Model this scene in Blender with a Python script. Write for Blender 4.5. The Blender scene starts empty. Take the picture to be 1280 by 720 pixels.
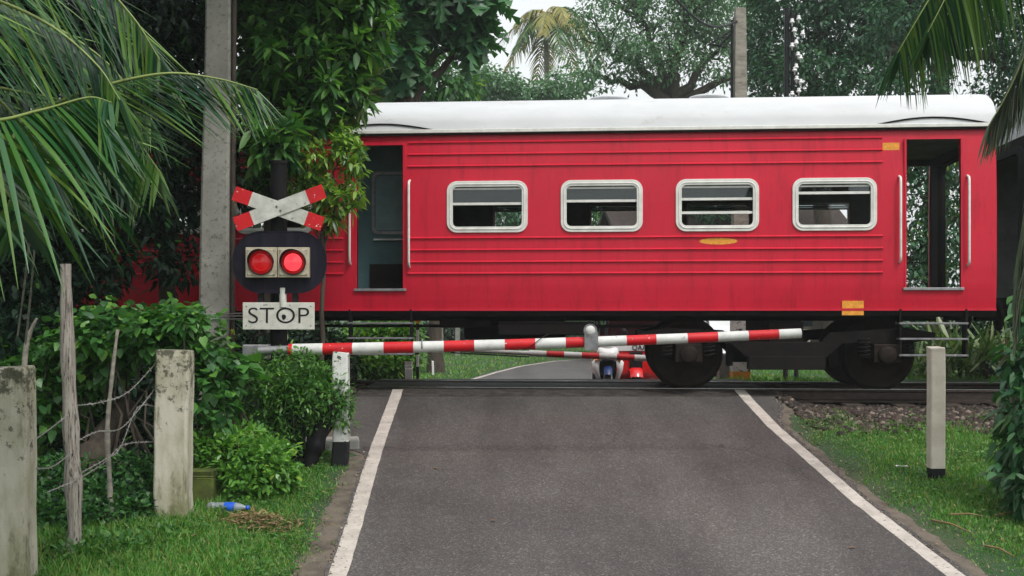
import bpy, math, random
import numpy as np
from mathutils import Vector, Matrix
R = math.radians
SC = bpy.context.scene
COL = SC.collection
EYE = 0.95
F = 1504.0            # focal length in pixels of a 1280 px wide frame
HZ = 395.0            # horizon row

# ------------------------------------------------------------------ camera, sky, sun, exposure
cd = bpy.data.cameras.new('camera')
cam = bpy.data.objects.new('camera', cd); COL.objects.link(cam)
cam.location = (0, 0, EYE); cam.rotation_euler = (R(90), 0, 0)
cd.sensor_width = 36.0; cd.lens = 36.0 * F / 1280.0
cd.shift_y = (HZ - 360.0) / 1280.0
cd.clip_start = 0.1; cd.clip_end = 3000
SC.camera = cam

SUN_EL, SUN_AZ = 56.0, 148.0      # azimuth clockwise from +Y: behind the camera, to the right
w = bpy.data.worlds.new('World'); SC.world = w; w.use_nodes = True
nt = w.node_tree; nt.nodes.clear()
sky = nt.nodes.new('ShaderNodeTexSky'); sky.sky_type = 'NISHITA'; sky.sun_disc = False
sky.sun_elevation = R(SUN_EL); sky.sun_rotation = R(SUN_AZ)
sky.air_density = 1.6; sky.dust_density = 6.0; sky.ozone_density = 1.0; sky.altitude = 50
hs = nt.nodes.new('ShaderNodeHueSaturation'); hs.inputs['Saturation'].default_value = 0.22
bg = nt.nodes.new('ShaderNodeBackground'); bg.inputs['Strength'].default_value = 0.13
wo = nt.nodes.new('ShaderNodeOutputWorld')
cl = nt.nodes.new('ShaderNodeMix'); cl.data_type = 'RGBA'; cl.inputs[0].default_value = 0.6; cl.inputs[7].default_value = (6.9, 7.15, 7.3, 1)   # cloud layer over the clear sky
nt.links.new(sky.outputs[0], hs.inputs['Color']); nt.links.new(hs.outputs[0], cl.inputs[6]); nt.links.new(cl.outputs[2], bg.inputs[0]); nt.links.new(bg.outputs[0], wo.inputs[0])

sd = bpy.data.lights.new('sun', 'SUN'); sd.energy = 1.5; sd.angle = R(12); sd.color = (1.0, 0.97, 0.93)
so = bpy.data.objects.new('sun', sd); COL.objects.link(so)
dv = Vector((math.sin(R(SUN_AZ)) * math.cos(R(SUN_EL)), math.cos(R(SUN_AZ)) * math.cos(R(SUN_EL)), math.sin(R(SUN_EL))))
so.rotation_euler = dv.to_track_quat('Z', 'Y').to_euler(); so.location = (0, -10, 30)
SC.view_settings.view_transform = 'Standard'; SC.view_settings.look = 'None'
SC.view_settings.exposure = 0.48; SC.view_settings.gamma = 1.0; SC.view_settings.use_curve_mapping = False
SC.render.engine = 'CYCLES'
SC.cycles.use_denoising = True
SC.cycles.max_bounces = 6; SC.cycles.diffuse_bounces = 3; SC.cycles.glossy_bounces = 3
SC.cycles.transmission_bounces = 4; SC.cycles.transparent_max_bounces = 8; SC.cycles.volume_bounces = 1
SC.cycles.caustics_reflective = False; SC.cycles.caustics_refractive = False
SC.cycles.sample_clamp_indirect = 4.0

# ------------------------------------------------------------------ materials
def new_mat(name):
    m = bpy.data.materials.new(name); m.use_nodes = True
    n = m.node_tree; b = n.nodes['Principled BSDF']
    return m, n, b
def ramp(n, stops):
    r = n.nodes.new('ShaderNodeValToRGB'); e = r.color_ramp.elements
    while len(e) < len(stops): e.new(0.5)
    for i, (p, c) in enumerate(stops):
        e[i].position = p; e[i].color = (c[0], c[1], c[2], 1)
    return r
def noise(n, scale, detail=4, rough=0.6, stretch=None, coord='Object'):
    tc = n.nodes.new('ShaderNodeTexCoord'); src = tc.outputs[coord]
    if stretch:
        mp = n.nodes.new('ShaderNodeMapping'); mp.inputs['Scale'].default_value = stretch
        n.links.new(src, mp.inputs[0]); src = mp.outputs[0]
    t = n.nodes.new('ShaderNodeTexNoise'); t.inputs['Scale'].default_value = scale
    t.inputs['Detail'].default_value = detail; t.inputs['Roughness'].default_value = rough
    n.links.new(src, t.inputs['Vector'])
    return t
def mixc(n, fac, a, b, mode='MIX'):
    x = n.nodes.new('ShaderNodeMix'); x.data_type = 'RGBA'; x.blend_type = mode
    for k, v in ((0, fac), (6, a), (7, b)):
        if hasattr(v, 'node'): n.links.new(v, x.inputs[k])
        elif k == 0: x.inputs[0].default_value = v
        else: x.inputs[k].default_value = (v[0], v[1], v[2], 1)
    return x.outputs[2]
def bump(n, b, h, strength=0.3, dist=0.01):
    bp = n.nodes.new('ShaderNodeBump'); bp.inputs['Strength'].default_value = strength; bp.inputs['Distance'].default_value = dist
    n.links.new(h, bp.inputs['Height']); n.links.new(bp.outputs[0], b.inputs['Normal'])
def worn(name, c1, c2, scale=4, rough=0.6, stretch=None, lo=0.4, hi=0.65, metal=0.0, bmp=0.2, bscale=60, c3=None, c3scale=25, c3lo=.6, c3hi=.64, coat=0):
    """base colour c1 with patches of c2 and, if given, hard-edged chips of c3"""
    m, n, b = new_mat(name)
    t = noise(n, scale, 6, 0.65, stretch)
    r = ramp(n, [(lo, c1), (hi, c2)]); n.links.new(t.outputs[0], r.inputs[0])
    out = r.outputs[0]
    if c3 is not None:
        t3 = noise(n, c3scale, 5, 0.7, stretch)
        r3 = ramp(n, [(c3lo, (0, 0, 0)), (c3hi, (1, 1, 1))]); n.links.new(t3.outputs[0], r3.inputs[0])
        out = mixc(n, r3.outputs[0], out, c3)
    n.links.new(out, b.inputs['Base Color'])
    b.inputs['Roughness'].default_value = rough; b.inputs['Metallic'].default_value = metal
    b.inputs['Coat Weight'].default_value = coat
    if bmp:
        t2 = noise(n, bscale, 4, 0.6); bump(n, b, t2.outputs[0], bmp, 0.004)
    b.inputs['Specular IOR Level'].default_value = .12 if max(c1) < .05 else .4
    return m
def leafmat(name, cols, rough=0.45, trans=0.3, tcol=None, spec=0.5):
    """each leaf (mesh island) takes its own tone from the ramp"""
    m, n, b = new_mat(name)
    g = n.nodes.new('ShaderNodeNewGeometry')
    k = len(cols)
    r = ramp(n, [(i / max(1, k - 1), c) for i, c in enumerate(cols)])
    n.links.new(g.outputs['Random Per Island'], r.inputs[0])
    n.links.new(r.outputs[0], b.inputs['Base Color'])
    b.inputs['Roughness'].default_value = rough
    b.inputs['Specular IOR Level'].default_value = spec
    tr = n.nodes.new('ShaderNodeBsdfTranslucent')
    tc = mixc(n, 1.0, r.outputs[0], tcol or (1.3, 1.5, 0.6), 'MULTIPLY'); n.links.new(tc, tr.inputs[0])
    mx = n.nodes.new('ShaderNodeMixShader'); mx.inputs[0].default_value = trans
    n.links.new(b.outputs[0], mx.inputs[1]); n.links.new(tr.outputs[0], mx.inputs[2])
    n.links.new(mx.outputs[0], n.nodes['Material Output'].inputs['Surface'])
    return m
def plain(name, c, rough=0.5, metal=0.0, emit=None, es=0.0, var=0.15, sc=8, coat=0.0):
    m, n, b = new_mat(name)
    t = noise(n, sc, 4, 0.6)
    r = ramp(n, [(0.3, tuple(x * (1 - var) for x in c)), (0.7, tuple(min(1, x * (1 + var)) for x in c))])
    n.links.new(t.outputs[0], r.inputs[0]); n.links.new(r.outputs[0], b.inputs['Base Color'])
    b.inputs['Roughness'].default_value = rough; b.inputs['Metallic'].default_value = metal
    b.inputs['Coat Weight'].default_value = coat
    b.inputs['Specular IOR Level'].default_value = .15 if max(c) < .03 and rough > .3 else .5
    if emit: b.inputs['Emission Color'].default_value = (*emit, 1); b.inputs['Emission Strength'].default_value = es
    return m

M = {}
def setup_materials():
    # asphalt: stone chips in dark binder, worn brownish, with faint long stains
    m, n, b = new_mat('asphalt')
    chips = n.nodes.new('ShaderNodeTexVoronoi'); chips.inputs['Scale'].default_value = 75
    tc = n.nodes.new('ShaderNodeTexCoord'); n.links.new(tc.outputs['Object'], chips.inputs['Vector'])
    sep = n.nodes.new('ShaderNodeSeparateColor'); n.links.new(chips.outputs['Color'], sep.inputs[0])
    rc = ramp(n, [(0.0, (.056, .052, .050)), (0.5, (.070, .066, .063)), (0.85, (.094, .089, .085)), (1.0, (.165, .157, .15))])
    n.links.new(sep.outputs[0], rc.inputs[0])
    big = noise(n, 0.55, 5, 0.6); rb = ramp(n, [(0.3, (.76, .74, .74)), (0.5, (1, .98, .965)), (0.72, (1.16, 1.11, 1.06))]); n.links.new(big.outputs[0], rb.inputs[0])
    o = mixc(n, 1.0, rc.outputs[0], rb.outputs[0], 'MULTIPLY')
    st = noise(n, 1.4, 6, 0.7, (1, .25, 1)); rs = ramp(n, [(0.35, (.62, .6, .6)), (0.5, (1, 1, 1))]); n.links.new(st.outputs[0], rs.inputs[0])
    o = mixc(n, 0.55, o, mixc(n, 1.0, o, rs.outputs[0], 'MULTIPLY'))
    fine = noise(n, 260, 3, 0.7); rf = ramp(n, [(0.3, (.72, .72, .72)), (0.7, (1.28, 1.28, 1.28))]); n.links.new(fine.outputs[0], rf.inputs[0])
    o = mixc(n, 1.0, o, rf.outputs[0], 'MULTIPLY')
    # wheel tracks polished darker along the lane, patches and hair cracks
    wt = noise(n, 1.6, 3, .5, (1, .05, 1)); rw = ramp(n, [(.40, (.80, .79, .79)), (.58, (1.1, 1.1, 1.1))]); n.links.new(wt.outputs[0], rw.inputs[0])
    o = mixc(n, .8, o, mixc(n, 1.0, o, rw.outputs[0], 'MULTIPLY'))
    dn = noise(n, 1.1, 5, .7); mp = n.nodes.new('ShaderNodeMix'); mp.data_type = 'VECTOR'; mp.inputs[0].default_value = .18
    n.links.new(tc.outputs['Object'], mp.inputs[4]); n.links.new(dn.outputs['Color'], mp.inputs[5])
    cr = n.nodes.new('ShaderNodeTexVoronoi'); cr.feature = 'DISTANCE_TO_EDGE'; cr.inputs['Scale'].default_value = .75; n.links.new(mp.outputs[1], cr.inputs['Vector'])
    rcr = ramp(n, [(.0, (1, 1, 1)), (.006, (0, 0, 0))]); n.links.new(cr.outputs['Distance'], rcr.inputs[0])
    cm = noise(n, .45, 2, .5); rcm = ramp(n, [(.52, (0, 0, 0)), (.60, (.75, .75, .75))]); n.links.new(cm.outputs[0], rcm.inputs[0])
    o = mixc(n, mixc(n, 1.0, rcr.outputs[0], rcm.outputs[0], 'MULTIPLY'), o, (.018, .016, .015))
    n.links.new(o, b.inputs['Base Color']); b.inputs['Roughness'].default_value = 0.6
    bump(n, b, chips.outputs['Distance'], 0.5, 0.006)
    M['asphalt'] = m
    # older, darker asphalt between the rails
    M['asphalt_old'] = worn('asphalt_old', (.035, .03, .028), (.075, .066, .06), 9, .6, c3=(.12, .11, .1), c3scale=90, c3lo=.62, c3hi=.68, bmp=.5, bscale=120)
    # line paint, worn through in places
    M['linepaint'] = worn('line_paint', (.52, .47, .42), (.38, .34, .30), 4, .7, c3=(.11, .10, .09), c3scale=30, c3lo=.58, c3hi=.66, bmp=.3)
    # soil
    m, n, b = new_mat('soil')
    t = noise(n, 1.3, 6, .65); r = ramp(n, [(.32, (.02, .07, .018)), (.55, (.04, .075, .024)), (.75, (.09, .075, .045))]); n.links.new(t.outputs[0], r.inputs[0])
    t2 = noise(n, 55, 4, .7); r2 = ramp(n, [(.3, (.6, .6, .6)), (.7, (1.3, 1.3, 1.3))]); n.links.new(t2.outputs[0], r2.inputs[0])
    n.links.new(mixc(n, 1, r.outputs[0], r2.outputs[0], 'MULTIPLY'), b.inputs['Base Color']); b.inputs['Roughness'].default_value = .95
    bump(n, b, t2.outputs[0], .8, .02); M['soil'] = m
    M['dirt'] = worn('bare_dirt', (.14, .115, .09), (.07, .058, .045), 5, .95, bmp=.8, bscale=45, c3=(.22, .18, .14), c3scale=60, c3lo=.62, c3hi=.68)
    M['ballast'] = leafmat('ballast_stone', [(.008, .006, .005), (.028, .018, .013), (.06, .04, .03), (.016, .011, .009), (.20, .16, .13)], .9, 0.0)
    M['grit'] = leafmat('road_grit', [(.10, .08, .06), (.2, .17, .14), (.06, .05, .04), (.3, .27, .23)], .9, 0.0)
    M['rail'] = worn('rail_steel', (.05, .035, .028), (.025, .018, .015), 12, .6, metal=.3)
    M['railtop'] = plain('rail_head', (.55, .56, .58), .22, 1.0)
    M['sleeper'] = worn('sleeper_wood', (.06, .045, .035), (.03, .022, .018), 6, .9)
    # train
    m, n, b = new_mat('train_red')
    t = noise(n, 1.2, 5, .6, (1, 1, .5)); r = ramp(n, [(.3, (.50, .006, .027)), (.7, (.60, .008, .035))]); n.links.new(t.outputs[0], r.inputs[0])
    t2 = noise(n, 2.3, 6, .75, (3, 1, .5)); r2 = ramp(n, [(.32, (.74, .72, .72)), (.50, (1, 1, 1))]); n.links.new(t2.outputs[0], r2.inputs[0])
    n.links.new(mixc(n, 1, r.outputs[0], r2.outputs[0], 'MULTIPLY'), b.inputs['Base Color'])
    b.inputs['Roughness'].default_value = .45; b.inputs['Coat Weight'].default_value = .05; b.inputs['Specular IOR Level'].default_value = .35; b.inputs['Coat Roughness'].default_value = .3
    t3 = noise(n, 2.0, 3, .5); bump(n, b, t3.outputs[0], .22, .014)
    M['red'] = m
    M['roofwhite'] = worn('roof_white', (.57, .585, .60), (.50, .51, .52), 1.5, .55, (.4, 1, 1), c3=(.36, .34, .31), c3scale=5, c3lo=.60, c3hi=.82, bmp=.05)
    M['framewhite'] = worn('window_frame_paint', (.74, .74, .70), (.60, .60, .56), 6, .4, bmp=.03)
    M['under'] = worn('underframe', (.007, .006, .006), (.014, .011, .010), 5, .8)
    M['wheelrust'] = worn('wheel_steel', (.022, .015, .012), (.010, .008, .007), 9, .65, metal=.2)
    M['tread'] = plain('wheel_tread', (.35, .35, .36), .3, .9)
    M['teal'] = worn('interior_teal', (.075, .15, .165), (.05, .11, .12), 3, .5, bmp=0)
    M['frost'] = plain('frosted_glass', (.17, .27, .28), .25)
    M['cabin'] = worn('cabin_lining', (.20, .22, .21), (.13, .14, .14), 3, .6, bmp=0)
    M['seat'] = plain('seat_vinyl', (.02, .017, .025), .5)
    M['yellow'] = plain('ochre_paint', (.72, .30, .03), .5, var=.25, sc=30)
    M['steel'] = worn('grey_steel', (.32, .32, .33), (.22, .22, .23), 12, .45, metal=.5)
    m, n, b = new_mat('window_glass')
    n.nodes.remove(b)
    gl = n.nodes.new('ShaderNodeBsdfGlossy'); gl.inputs['Roughness'].default_value = .04; gl.inputs['Color'].default_value = (.85, .9, .9, 1)
    tp = n.nodes.new('ShaderNodeBsdfTransparent'); tp.inputs[0].default_value = (.55, .6, .6, 1)
    fr = n.nodes.new('ShaderNodeFresnel'); fr.inputs[0].default_value = 1.7
    mx = n.nodes.new('ShaderNodeMixShader'); n.links.new(fr.outputs[0], mx.inputs[0]); n.links.new(tp.outputs[0], mx.inputs[1]); n.links.new(gl.outputs[0], mx.inputs[2])
    n.links.new(mx.outputs[0], n.nodes['Material Output'].inputs[0]); M['glass'] = m
    M['darksteel'] = worn('galvanised_plate', (.22, .22, .23), (.13, .13, .135), 14, .5, metal=.2, c3=(.45, .45, .44), c3scale=30, c3lo=.62, c3hi=.66)
    M['darkglass'] = plain('dark_glass', (.01, .012, .014), .06, var=0, coat=.5)
    # barrier and signal
    M['bred'] = worn('barrier_red', (.58, .004, .010), (.46, .004, .010), 7, .5, c3=(.70, .66, .64), c3scale=22, c3lo=.655, c3hi=.67, bmp=.1)
    M['bwhite'] = worn('barrier_white', (.66, .66, .64), (.52, .52, .50), 6, .5, c3=(.20, .17, .15), c3scale=20, c3lo=.62, c3hi=.68, bmp=.1)
    M['crosswhite'] = worn('cross_white', (.62, .62, .58), (.42, .42, .37), 7, .6, c3=(.15, .15, .11), c3scale=13, c3lo=.60, c3hi=.70)
    M['board'] = worn('signal_black', (.007, .007, .014), (.018, .016, .026), 5, .55, (3, 1, .4))
    M['lampbox'] = worn('lamp_housing', (.50, .45, .34), (.36, .31, .22), 7, .6, c3=(.10, .08, .06), c3scale=26, c3lo=.62, c3hi=.68)
    M['signwhite'] = worn('sign_enamel', (.60, .60, .54), (.44, .44, .37), 7, .55, c3=(.10, .12, .08), c3scale=20, c3lo=.63, c3hi=.70)
    M['black'] = plain('black_paint', (.014, .014, .016), .5)
    M['lens_on'] = plain('lens_lit', (.8, .02, .03), .2, emit=(1.0, .04, .055), es=1.1, var=0)
    M['lens_dim'] = plain('lens_dim', (.4, .004, .006), .2, emit=(1.0, .012, .02), es=.20, var=0)
    M['lens_rim'] = plain('lens_outer', (.30, .004, .006), .15, emit=(.8, .01, .015), es=.12, var=0)
    M['lens_core'] = plain('lens_filament', (.9, .2, .15), .2, emit=(1, .25, .22), es=2.2, var=0)
    M['mast'] = worn('mast_black', (.006, .006, .008), (.012, .011, .010), 4, .6)
    M['concrete'] = worn('concrete', (.34, .33, .30), (.22, .22, .20), 5, .9, c3=(.10, .10, .085), c3scale=16, c3lo=.60, c3hi=.70, bmp=.5, bscale=40)
    # mossy posts: moss patches with their own shape
    M['mossy'] = worn('mossy_concrete', (.50, .47, .39), (.27, .26, .16), 3.2, .92, (1.6, 1.6, .5), c3=(.085, .085, .045), c3scale=4.5, c3lo=.54, c3hi=.68, bmp=.6, bscale=34)
    m = M['mossy']; n = m.node_tree; b = n.nodes['Principled BSDF']; src = b.inputs['Base Color'].links[0].from_socket
    tc = n.nodes.new('ShaderNodeTexCoord'); sp = n.nodes.new('ShaderNodeSeparateXYZ'); n.links.new(tc.outputs['Generated'], sp.inputs[0])
    tn = noise(n, 13, 6, .75); ad = n.nodes.new('ShaderNodeMath'); ad.operation = 'MULTIPLY_ADD'; n.links.new(sp.outputs['Z'], ad.inputs[0]); ad.inputs[1].default_value = .42; n.links.new(tn.outputs[0], ad.inputs[2])
    rm = ramp(n, [(.86, (0, 0, 0)), (.93, (.85, .85, .85))]); n.links.new(ad.outputs[0], rm.inputs[0])      # lichen growing on the head of the post
    o1 = mixc(n, rm.outputs[0], src, (.045, .048, .028))
    tb = noise(n, 5, 5, .7); mb_ = n.nodes.new('ShaderNodeMath'); mb_.operation = 'MULTIPLY_ADD'; n.links.new(sp.outputs['Z'], mb_.inputs[0]); mb_.inputs[1].default_value = -.9; n.links.new(tb.outputs[0], mb_.inputs[2])
    rb_ = ramp(n, [(.28, (0, 0, 0)), (.42, (.6, .6, .6))]); n.links.new(mb_.outputs[0], rb_.inputs[0])       # green growth near the grass
    n.links.new(mixc(n, rb_.outputs[0], o1, (.13, .14, .055)), b.inputs['Base Color'])
    M['polegrey'] = worn('pole_concrete', (.30, .29, .26), (.20, .195, .17), 2.2, .92, c3=(.09, .09, .075), c3scale=22, c3lo=.54, c3hi=.68, bmp=.6, bscale=60)
    M['moss'] = worn('moss', (.09, .12, .02), (.05, .06, .02), 9, .95, bmp=.8, bscale=40)
    M['chipwhite'] = worn('chipped_whitewash', (.66, .67, .64), (.50, .51, .48), 9, .8, c3=(.05, .06, .045), c3scale=17, c3lo=.575, c3hi=.60, bmp=.5)
    M['whitewash'] = worn('stained_whitewash', (.62, .57, .48), (.50, .45, .37), 5, .85, c3=(.22, .12, .06), c3scale=9, c3lo=.68, c3hi=.80, bmp=.4)
    M['greywood'] = worn('weathered_wood', (.36, .33, .29), (.16, .135, .115), 12, .95, (5, 5, .3), c3=(.028, .023, .02), c3scale=16, c3lo=.55, c3hi=.60, bmp=.8, bscale=30)
    M['wire'] = plain('barbed_wire_steel', (.33, .32, .30), .55, .6)
    M['bark'] = worn('bark', (.075, .06, .045), (.035, .028, .022), 9, .95, (2, 2, .5), bmp=.9, bscale=25)
    M['palebark'] = worn('pale_bark', (.26, .24, .20), (.14, .13, .11), 6, .95, (1, 1, 3), bmp=.7, bscale=25)
    M['palmbark'] = worn('palm_bark', (.13, .11, .085), (.06, .05, .04), 5, .95, (1, 1, 6), bmp=.9, bscale=18)
    # foliage
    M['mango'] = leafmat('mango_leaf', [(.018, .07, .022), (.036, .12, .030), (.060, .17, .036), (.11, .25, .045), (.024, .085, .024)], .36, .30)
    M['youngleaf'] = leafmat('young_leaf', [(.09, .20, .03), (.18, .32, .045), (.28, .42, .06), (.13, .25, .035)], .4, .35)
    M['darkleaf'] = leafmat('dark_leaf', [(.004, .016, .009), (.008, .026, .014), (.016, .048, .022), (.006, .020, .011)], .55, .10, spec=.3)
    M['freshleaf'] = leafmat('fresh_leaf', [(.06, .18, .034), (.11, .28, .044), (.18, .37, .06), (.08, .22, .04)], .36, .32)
    M['shrub'] = leafmat('shrub_leaf', [(.02, .08, .022), (.04, .14, .034), (.075, .20, .045), (.028, .10, .026)], .45, .28)
    M['vine'] = leafmat('vine_leaf', [(.024, .09, .024), (.046, .15, .034), (.085, .24, .046), (.032, .11, .028)], .4, .3)
    M['fern'] = leafmat('fern_leaf', [(.03, .11, .024), (.06, .18, .036), (.12, .25, .045), (.04, .13, .03)], .5, .32)
    M['grass'] = leafmat('grass_blade', [(.04, .15, .026), (.08, .25, .036), (.13, .34, .05), (.055, .19, .03), (.30, .34, .10), (.10, .29, .042)], .5, .35)
    M['palm'] = leafmat('palm_leaflet', [(.007, .034, .016), (.016, .068, .024), (.032, .12, .028), (.13, .23, .04), (.010, .045, .018)], .28, .18, (1.2, 1.5, .5))
    M['palmdry'] = leafmat('dry_leaflet', [(.14, .19, .12), (.07, .11, .06), (.26, .28, .20), (.05, .09, .04), (.10, .18, .06)], .6, .15, (1, 1, .7))
    M['yellowfrond'] = leafmat('yellowing_frond', [(.42, .34, .07), (.28, .26, .06), (.16, .20, .06), (.36, .24, .08)], .5, .3, (1.1, 1, .5))
    M['rachis'] = plain('frond_rib', (.17, .22, .05), .45)
    M['raintree'] = leafmat('rain_tree_leaf', [(.065, .15, .075), (.10, .215, .10), (.14, .27, .12), (.08, .18, .088)], .55, .3, (1.1, 1.3, .8))
    M['fartree'] = leafmat('far_tree_leaf', [(.02, .08, .042), (.036, .115, .054), (.06, .17, .072), (.026, .09, .046)], .5, .25, (1.1, 1.3, .7))
    M['breadfruit'] = leafmat('breadfruit_leaf', [(.018, .08, .036), (.035, .12, .048), (.07, .19, .065), (.024, .09, .04)], .35, .30)
    M['variegated'] = leafmat('variegated_leaf', [(.05, .13, .035), (.13, .22, .07), (.30, .36, .16), (.07, .16, .045), (.035, .10, .03)], .4, .25)
    M['straw'] = leafmat('dry_straw', [(.30, .21, .10), (.20, .13, .06), (.38, .28, .15)], .9, .1, (1, 1, 1))
    M['deadleaf'] = leafmat('fallen_leaf', [(.28, .10, .035), (.20, .09, .04), (.35, .20, .07)], .8, .1, (1, .9, .6))
    # vehicles
    M['tukred'] = plain('three_wheeler_red', (.78, .010, .014), .25, coat=.5, var=.05)
    M['vwhite'] = plain('vehicle_white', (.78, .78, .78), .25, coat=.4, var=.03)
    M['silver'] = plain('vehicle_silver', (.45, .46, .47), .3, .6, var=.03)
    M['rubber'] = plain('tyre_rubber', (.02, .02, .02), .85)
    M['blue'] = plain('blue_plastic', (.02, .10, .55), .35)
    M['darkblue'] = plain('dark_blue_plastic', (.012, .03, .12), .4)
    M['pet'] = plain('clear_bottle', (.62, .70, .76), .10, var=.1); M['pet'].node_tree.nodes['Principled BSDF'].inputs['Transmission Weight'].default_value = .65
    M['skin'] = plain('skin', (.16, .08, .05), .6)
    M['canvas'] = plain('black_canvas', (.02, .02, .022), .85)
    M['orange'] = plain('indicator_orange', (.8, .25, .02), .3)
    M['plaster'] = worn('wall_plaster', (.45, .42, .36), (.34, .31, .26), 3, .9)
    M['rooftile'] = worn('roof_tile', (.05, .035, .03), (.03, .022, .02), 6, .9)
    M['rust'] = worn('rusty_pipe', (.06, .045, .035), (.035, .028, .022), 9, .85, c3=(.45, .28, .06), c3scale=5, c3lo=.62, c3hi=.66)
setup_materials()

# ------------------------------------------------------------------ builders
def tag(o, label=None, cat=None, group=None, kind=None):
    if label: o['label'] = label
    if cat: o['category'] = cat
    if group: o['group'] = group
    if kind: o['kind'] = kind
    return o
def empty(name, loc, rz=0, label=None, cat=None, group=None):
    o = bpy.data.objects.new(name, None); COL.objects.link(o)
    o.location = loc; o.rotation_euler = (0, 0, rz); o.empty_display_size = .2
    return tag(o, label, cat, group)
def copy_tree(o, parent=None):
    c = o.copy(); COL.objects.link(c); c.parent = parent
    for ch in list(o.children): copy_tree(ch, c)
    return c
class MB:
    """collects shapes and links them as ONE mesh object"""
    def __init__(s): s.v = []; s.f = []; s.mi = []; s.sm = []
    def add(s, verts, faces, mi=0, smooth=False):
        o = len(s.v); s.v += [tuple(p) for p in verts]; s.f += [tuple(i + o for i in f) for f in faces]
        s.mi += [mi] * len(faces); s.sm += [smooth] * len(faces); return s
    def box(s, c, d, mi=0, rot=None):
        x, y, z = d[0] / 2, d[1] / 2, d[2] / 2
        vs = [Vector(p) for p in ((-x, -y, -z), (x, -y, -z), (x, y, -z), (-x, y, -z), (-x, -y, z), (x, -y, z), (x, y, z), (-x, y, z))]
        if rot: vs = [rot @ p for p in vs]
        return s.add([p + Vector(c) for p in vs], [(0, 3, 2, 1), (4, 5, 6, 7), (0, 1, 5, 4), (1, 2, 6, 5), (2, 3, 7, 6), (3, 0, 4, 7)], mi)
    def b2(s, x0, x1, y0, y1, z0, z1, mi=0): return s.box(((x0 + x1) / 2, (y0 + y1) / 2, (z0 + z1) / 2), (abs(x1 - x0), abs(y1 - y0), abs(z1 - z0)), mi)
    def tube(s, pts, rad, n=8, mi=0, cap=True, flat=1.0):
        pts = [Vector(p) for p in pts]
        if not hasattr(rad, '__len__'): rad = [rad] * len(pts)
        vs = []; fs = []; ref = None
        for i, p in enumerate(pts):
            t = (pts[min(i + 1, len(pts) - 1)] - pts[max(i - 1, 0)])
            t = t.normalized() if t.length > 1e-9 else Vector((0, 0, 1))
            if ref is None: ref = Vector((0, 0, 1)) if abs(t.z) < .9 else Vector((1, 0, 0))
            a = t.cross(ref); a.normalize(); b = a.cross(t); ref = b
            for k in range(n):
                q = 2 * math.pi * k / n
                vs.append(p + (a * math.cos(q) + b * math.sin(q) * flat) * rad[i])
        for i in range(len(pts) - 1):
            for k in range(n): fs.append((i * n + k, i * n + (k + 1) % n, (i + 1) * n + (k + 1) % n, (i + 1) * n + k))
        s.add(vs, fs, mi, True)
        if cap:
            m = (len(pts) - 1) * n
            s.add(vs[:n], [tuple(range(n))[::-1]], mi); s.add(vs[m:m + n], [tuple(range(n))], mi)
        return s
    def lathe(s, prof, c, axis='Z', n=24, mi=0):
        """prof: (r, h) pairs"""
        vs = []; fs = []
        for r, h in prof:
            for k in range(n):
                q = 2 * math.pi * k / n; a, b = r * math.cos(q), r * math.sin(q)
                vs.append(Vector(c) + Vector({'Z': (a, b, h), 'Y': (a, h, b), 'X': (h, a, b)}[axis]))
        for i in range(len(prof) - 1):
            for k in range(n): fs.append((i * n + k, i * n + (k + 1) % n, (i + 1) * n + (k + 1) % n, (i + 1) * n + k))
        return s.add(vs, fs, mi, True)
    def prism(s, poly, a0, a1, axis='Y', mi=0):
        """poly in the plane across the axis, extruded a0..a1"""
        n = len(poly)
        def P(p, h): return {'Y': (p[0], h, p[1]), 'Z': (p[0], p[1], h), 'X': (h, p[0], p[1])}[axis]
        vs = [P(p, a0) for p in poly] + [P(p, a1) for p in poly]
        fs = [tuple(range(n)), tuple(range(n, 2 * n))[::-1]] + [(i, i + n, (i + 1) % n + n, (i + 1) % n) for i in range(n)]
        return s.add(vs, fs, mi)
    def ring(s, outer, inner, y0, y1, mi=0):
        """flat ring between two same-length outlines in the XZ plane"""
        n = len(outer)
        vs = [(p[0], y, p[1]) for y in (y0, y1) for o in (outer, inner) for p in o]
        fs = []
        for i in range(n):
            j = (i + 1) % n
            fs += [(i, j, n + j, n + i), (2 * n + i, 3 * n + i, 3 * n + j, 2 * n + j), (i, 2 * n + i, 2 * n + j, j), (n + i, n + j, 3 * n + j, 3 * n + i)]
        return s.add(vs, fs, mi)
    def build(s, name, mats, parent=None, loc=None, bevel=0, angle=40, fix=True):
        me = bpy.data.meshes.new(name); me.from_pydata(s.v, [], s.f)
        if not isinstance(mats, (list, tuple)): mats = [mats]
        for m in mats: me.materials.append(M[m] if isinstance(m, str) else m)
        me.polygons.foreach_set('material_index', s.mi); me.polygons.foreach_set('use_smooth', s.sm)
        if fix:
            import bmesh
            bm = bmesh.new(); bm.from_mesh(me); bmesh.ops.recalc_face_normals(bm, faces=bm.faces); bm.to_mesh(me); bm.free()
        me.update()
        o = bpy.data.objects.new(name, me); COL.objects.link(o)
        if parent: o.parent = parent
        if loc: o.location = loc
        if bevel:
            b = o.modifiers.new('bevel', 'BEVEL'); b.width = bevel; b.segments = 2; b.limit_method = 'ANGLE'; b.angle_limit = R(40)
        return o
def rrect(cx, cz, w_, h, r, k=6):
    out = []
    for sx, sz, a0 in ((1, 1, 0), (-1, 1, 90), (-1, -1, 180), (1, -1, 270)):
        for i in range(k + 1):
            a = R(a0 + 90 * i / k)
            out.append((cx + sx * (w_ / 2 - r) + r * math.cos(a), cz + sz * (h / 2 - r) + r * math.sin(a)))
    return out
def at(px, py, Y): return Vector(((px - 640) / F * Y, Y, EYE - (py - HZ) / F * Y))
def atx(px, Y): return (px - 640) / F * Y

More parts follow.
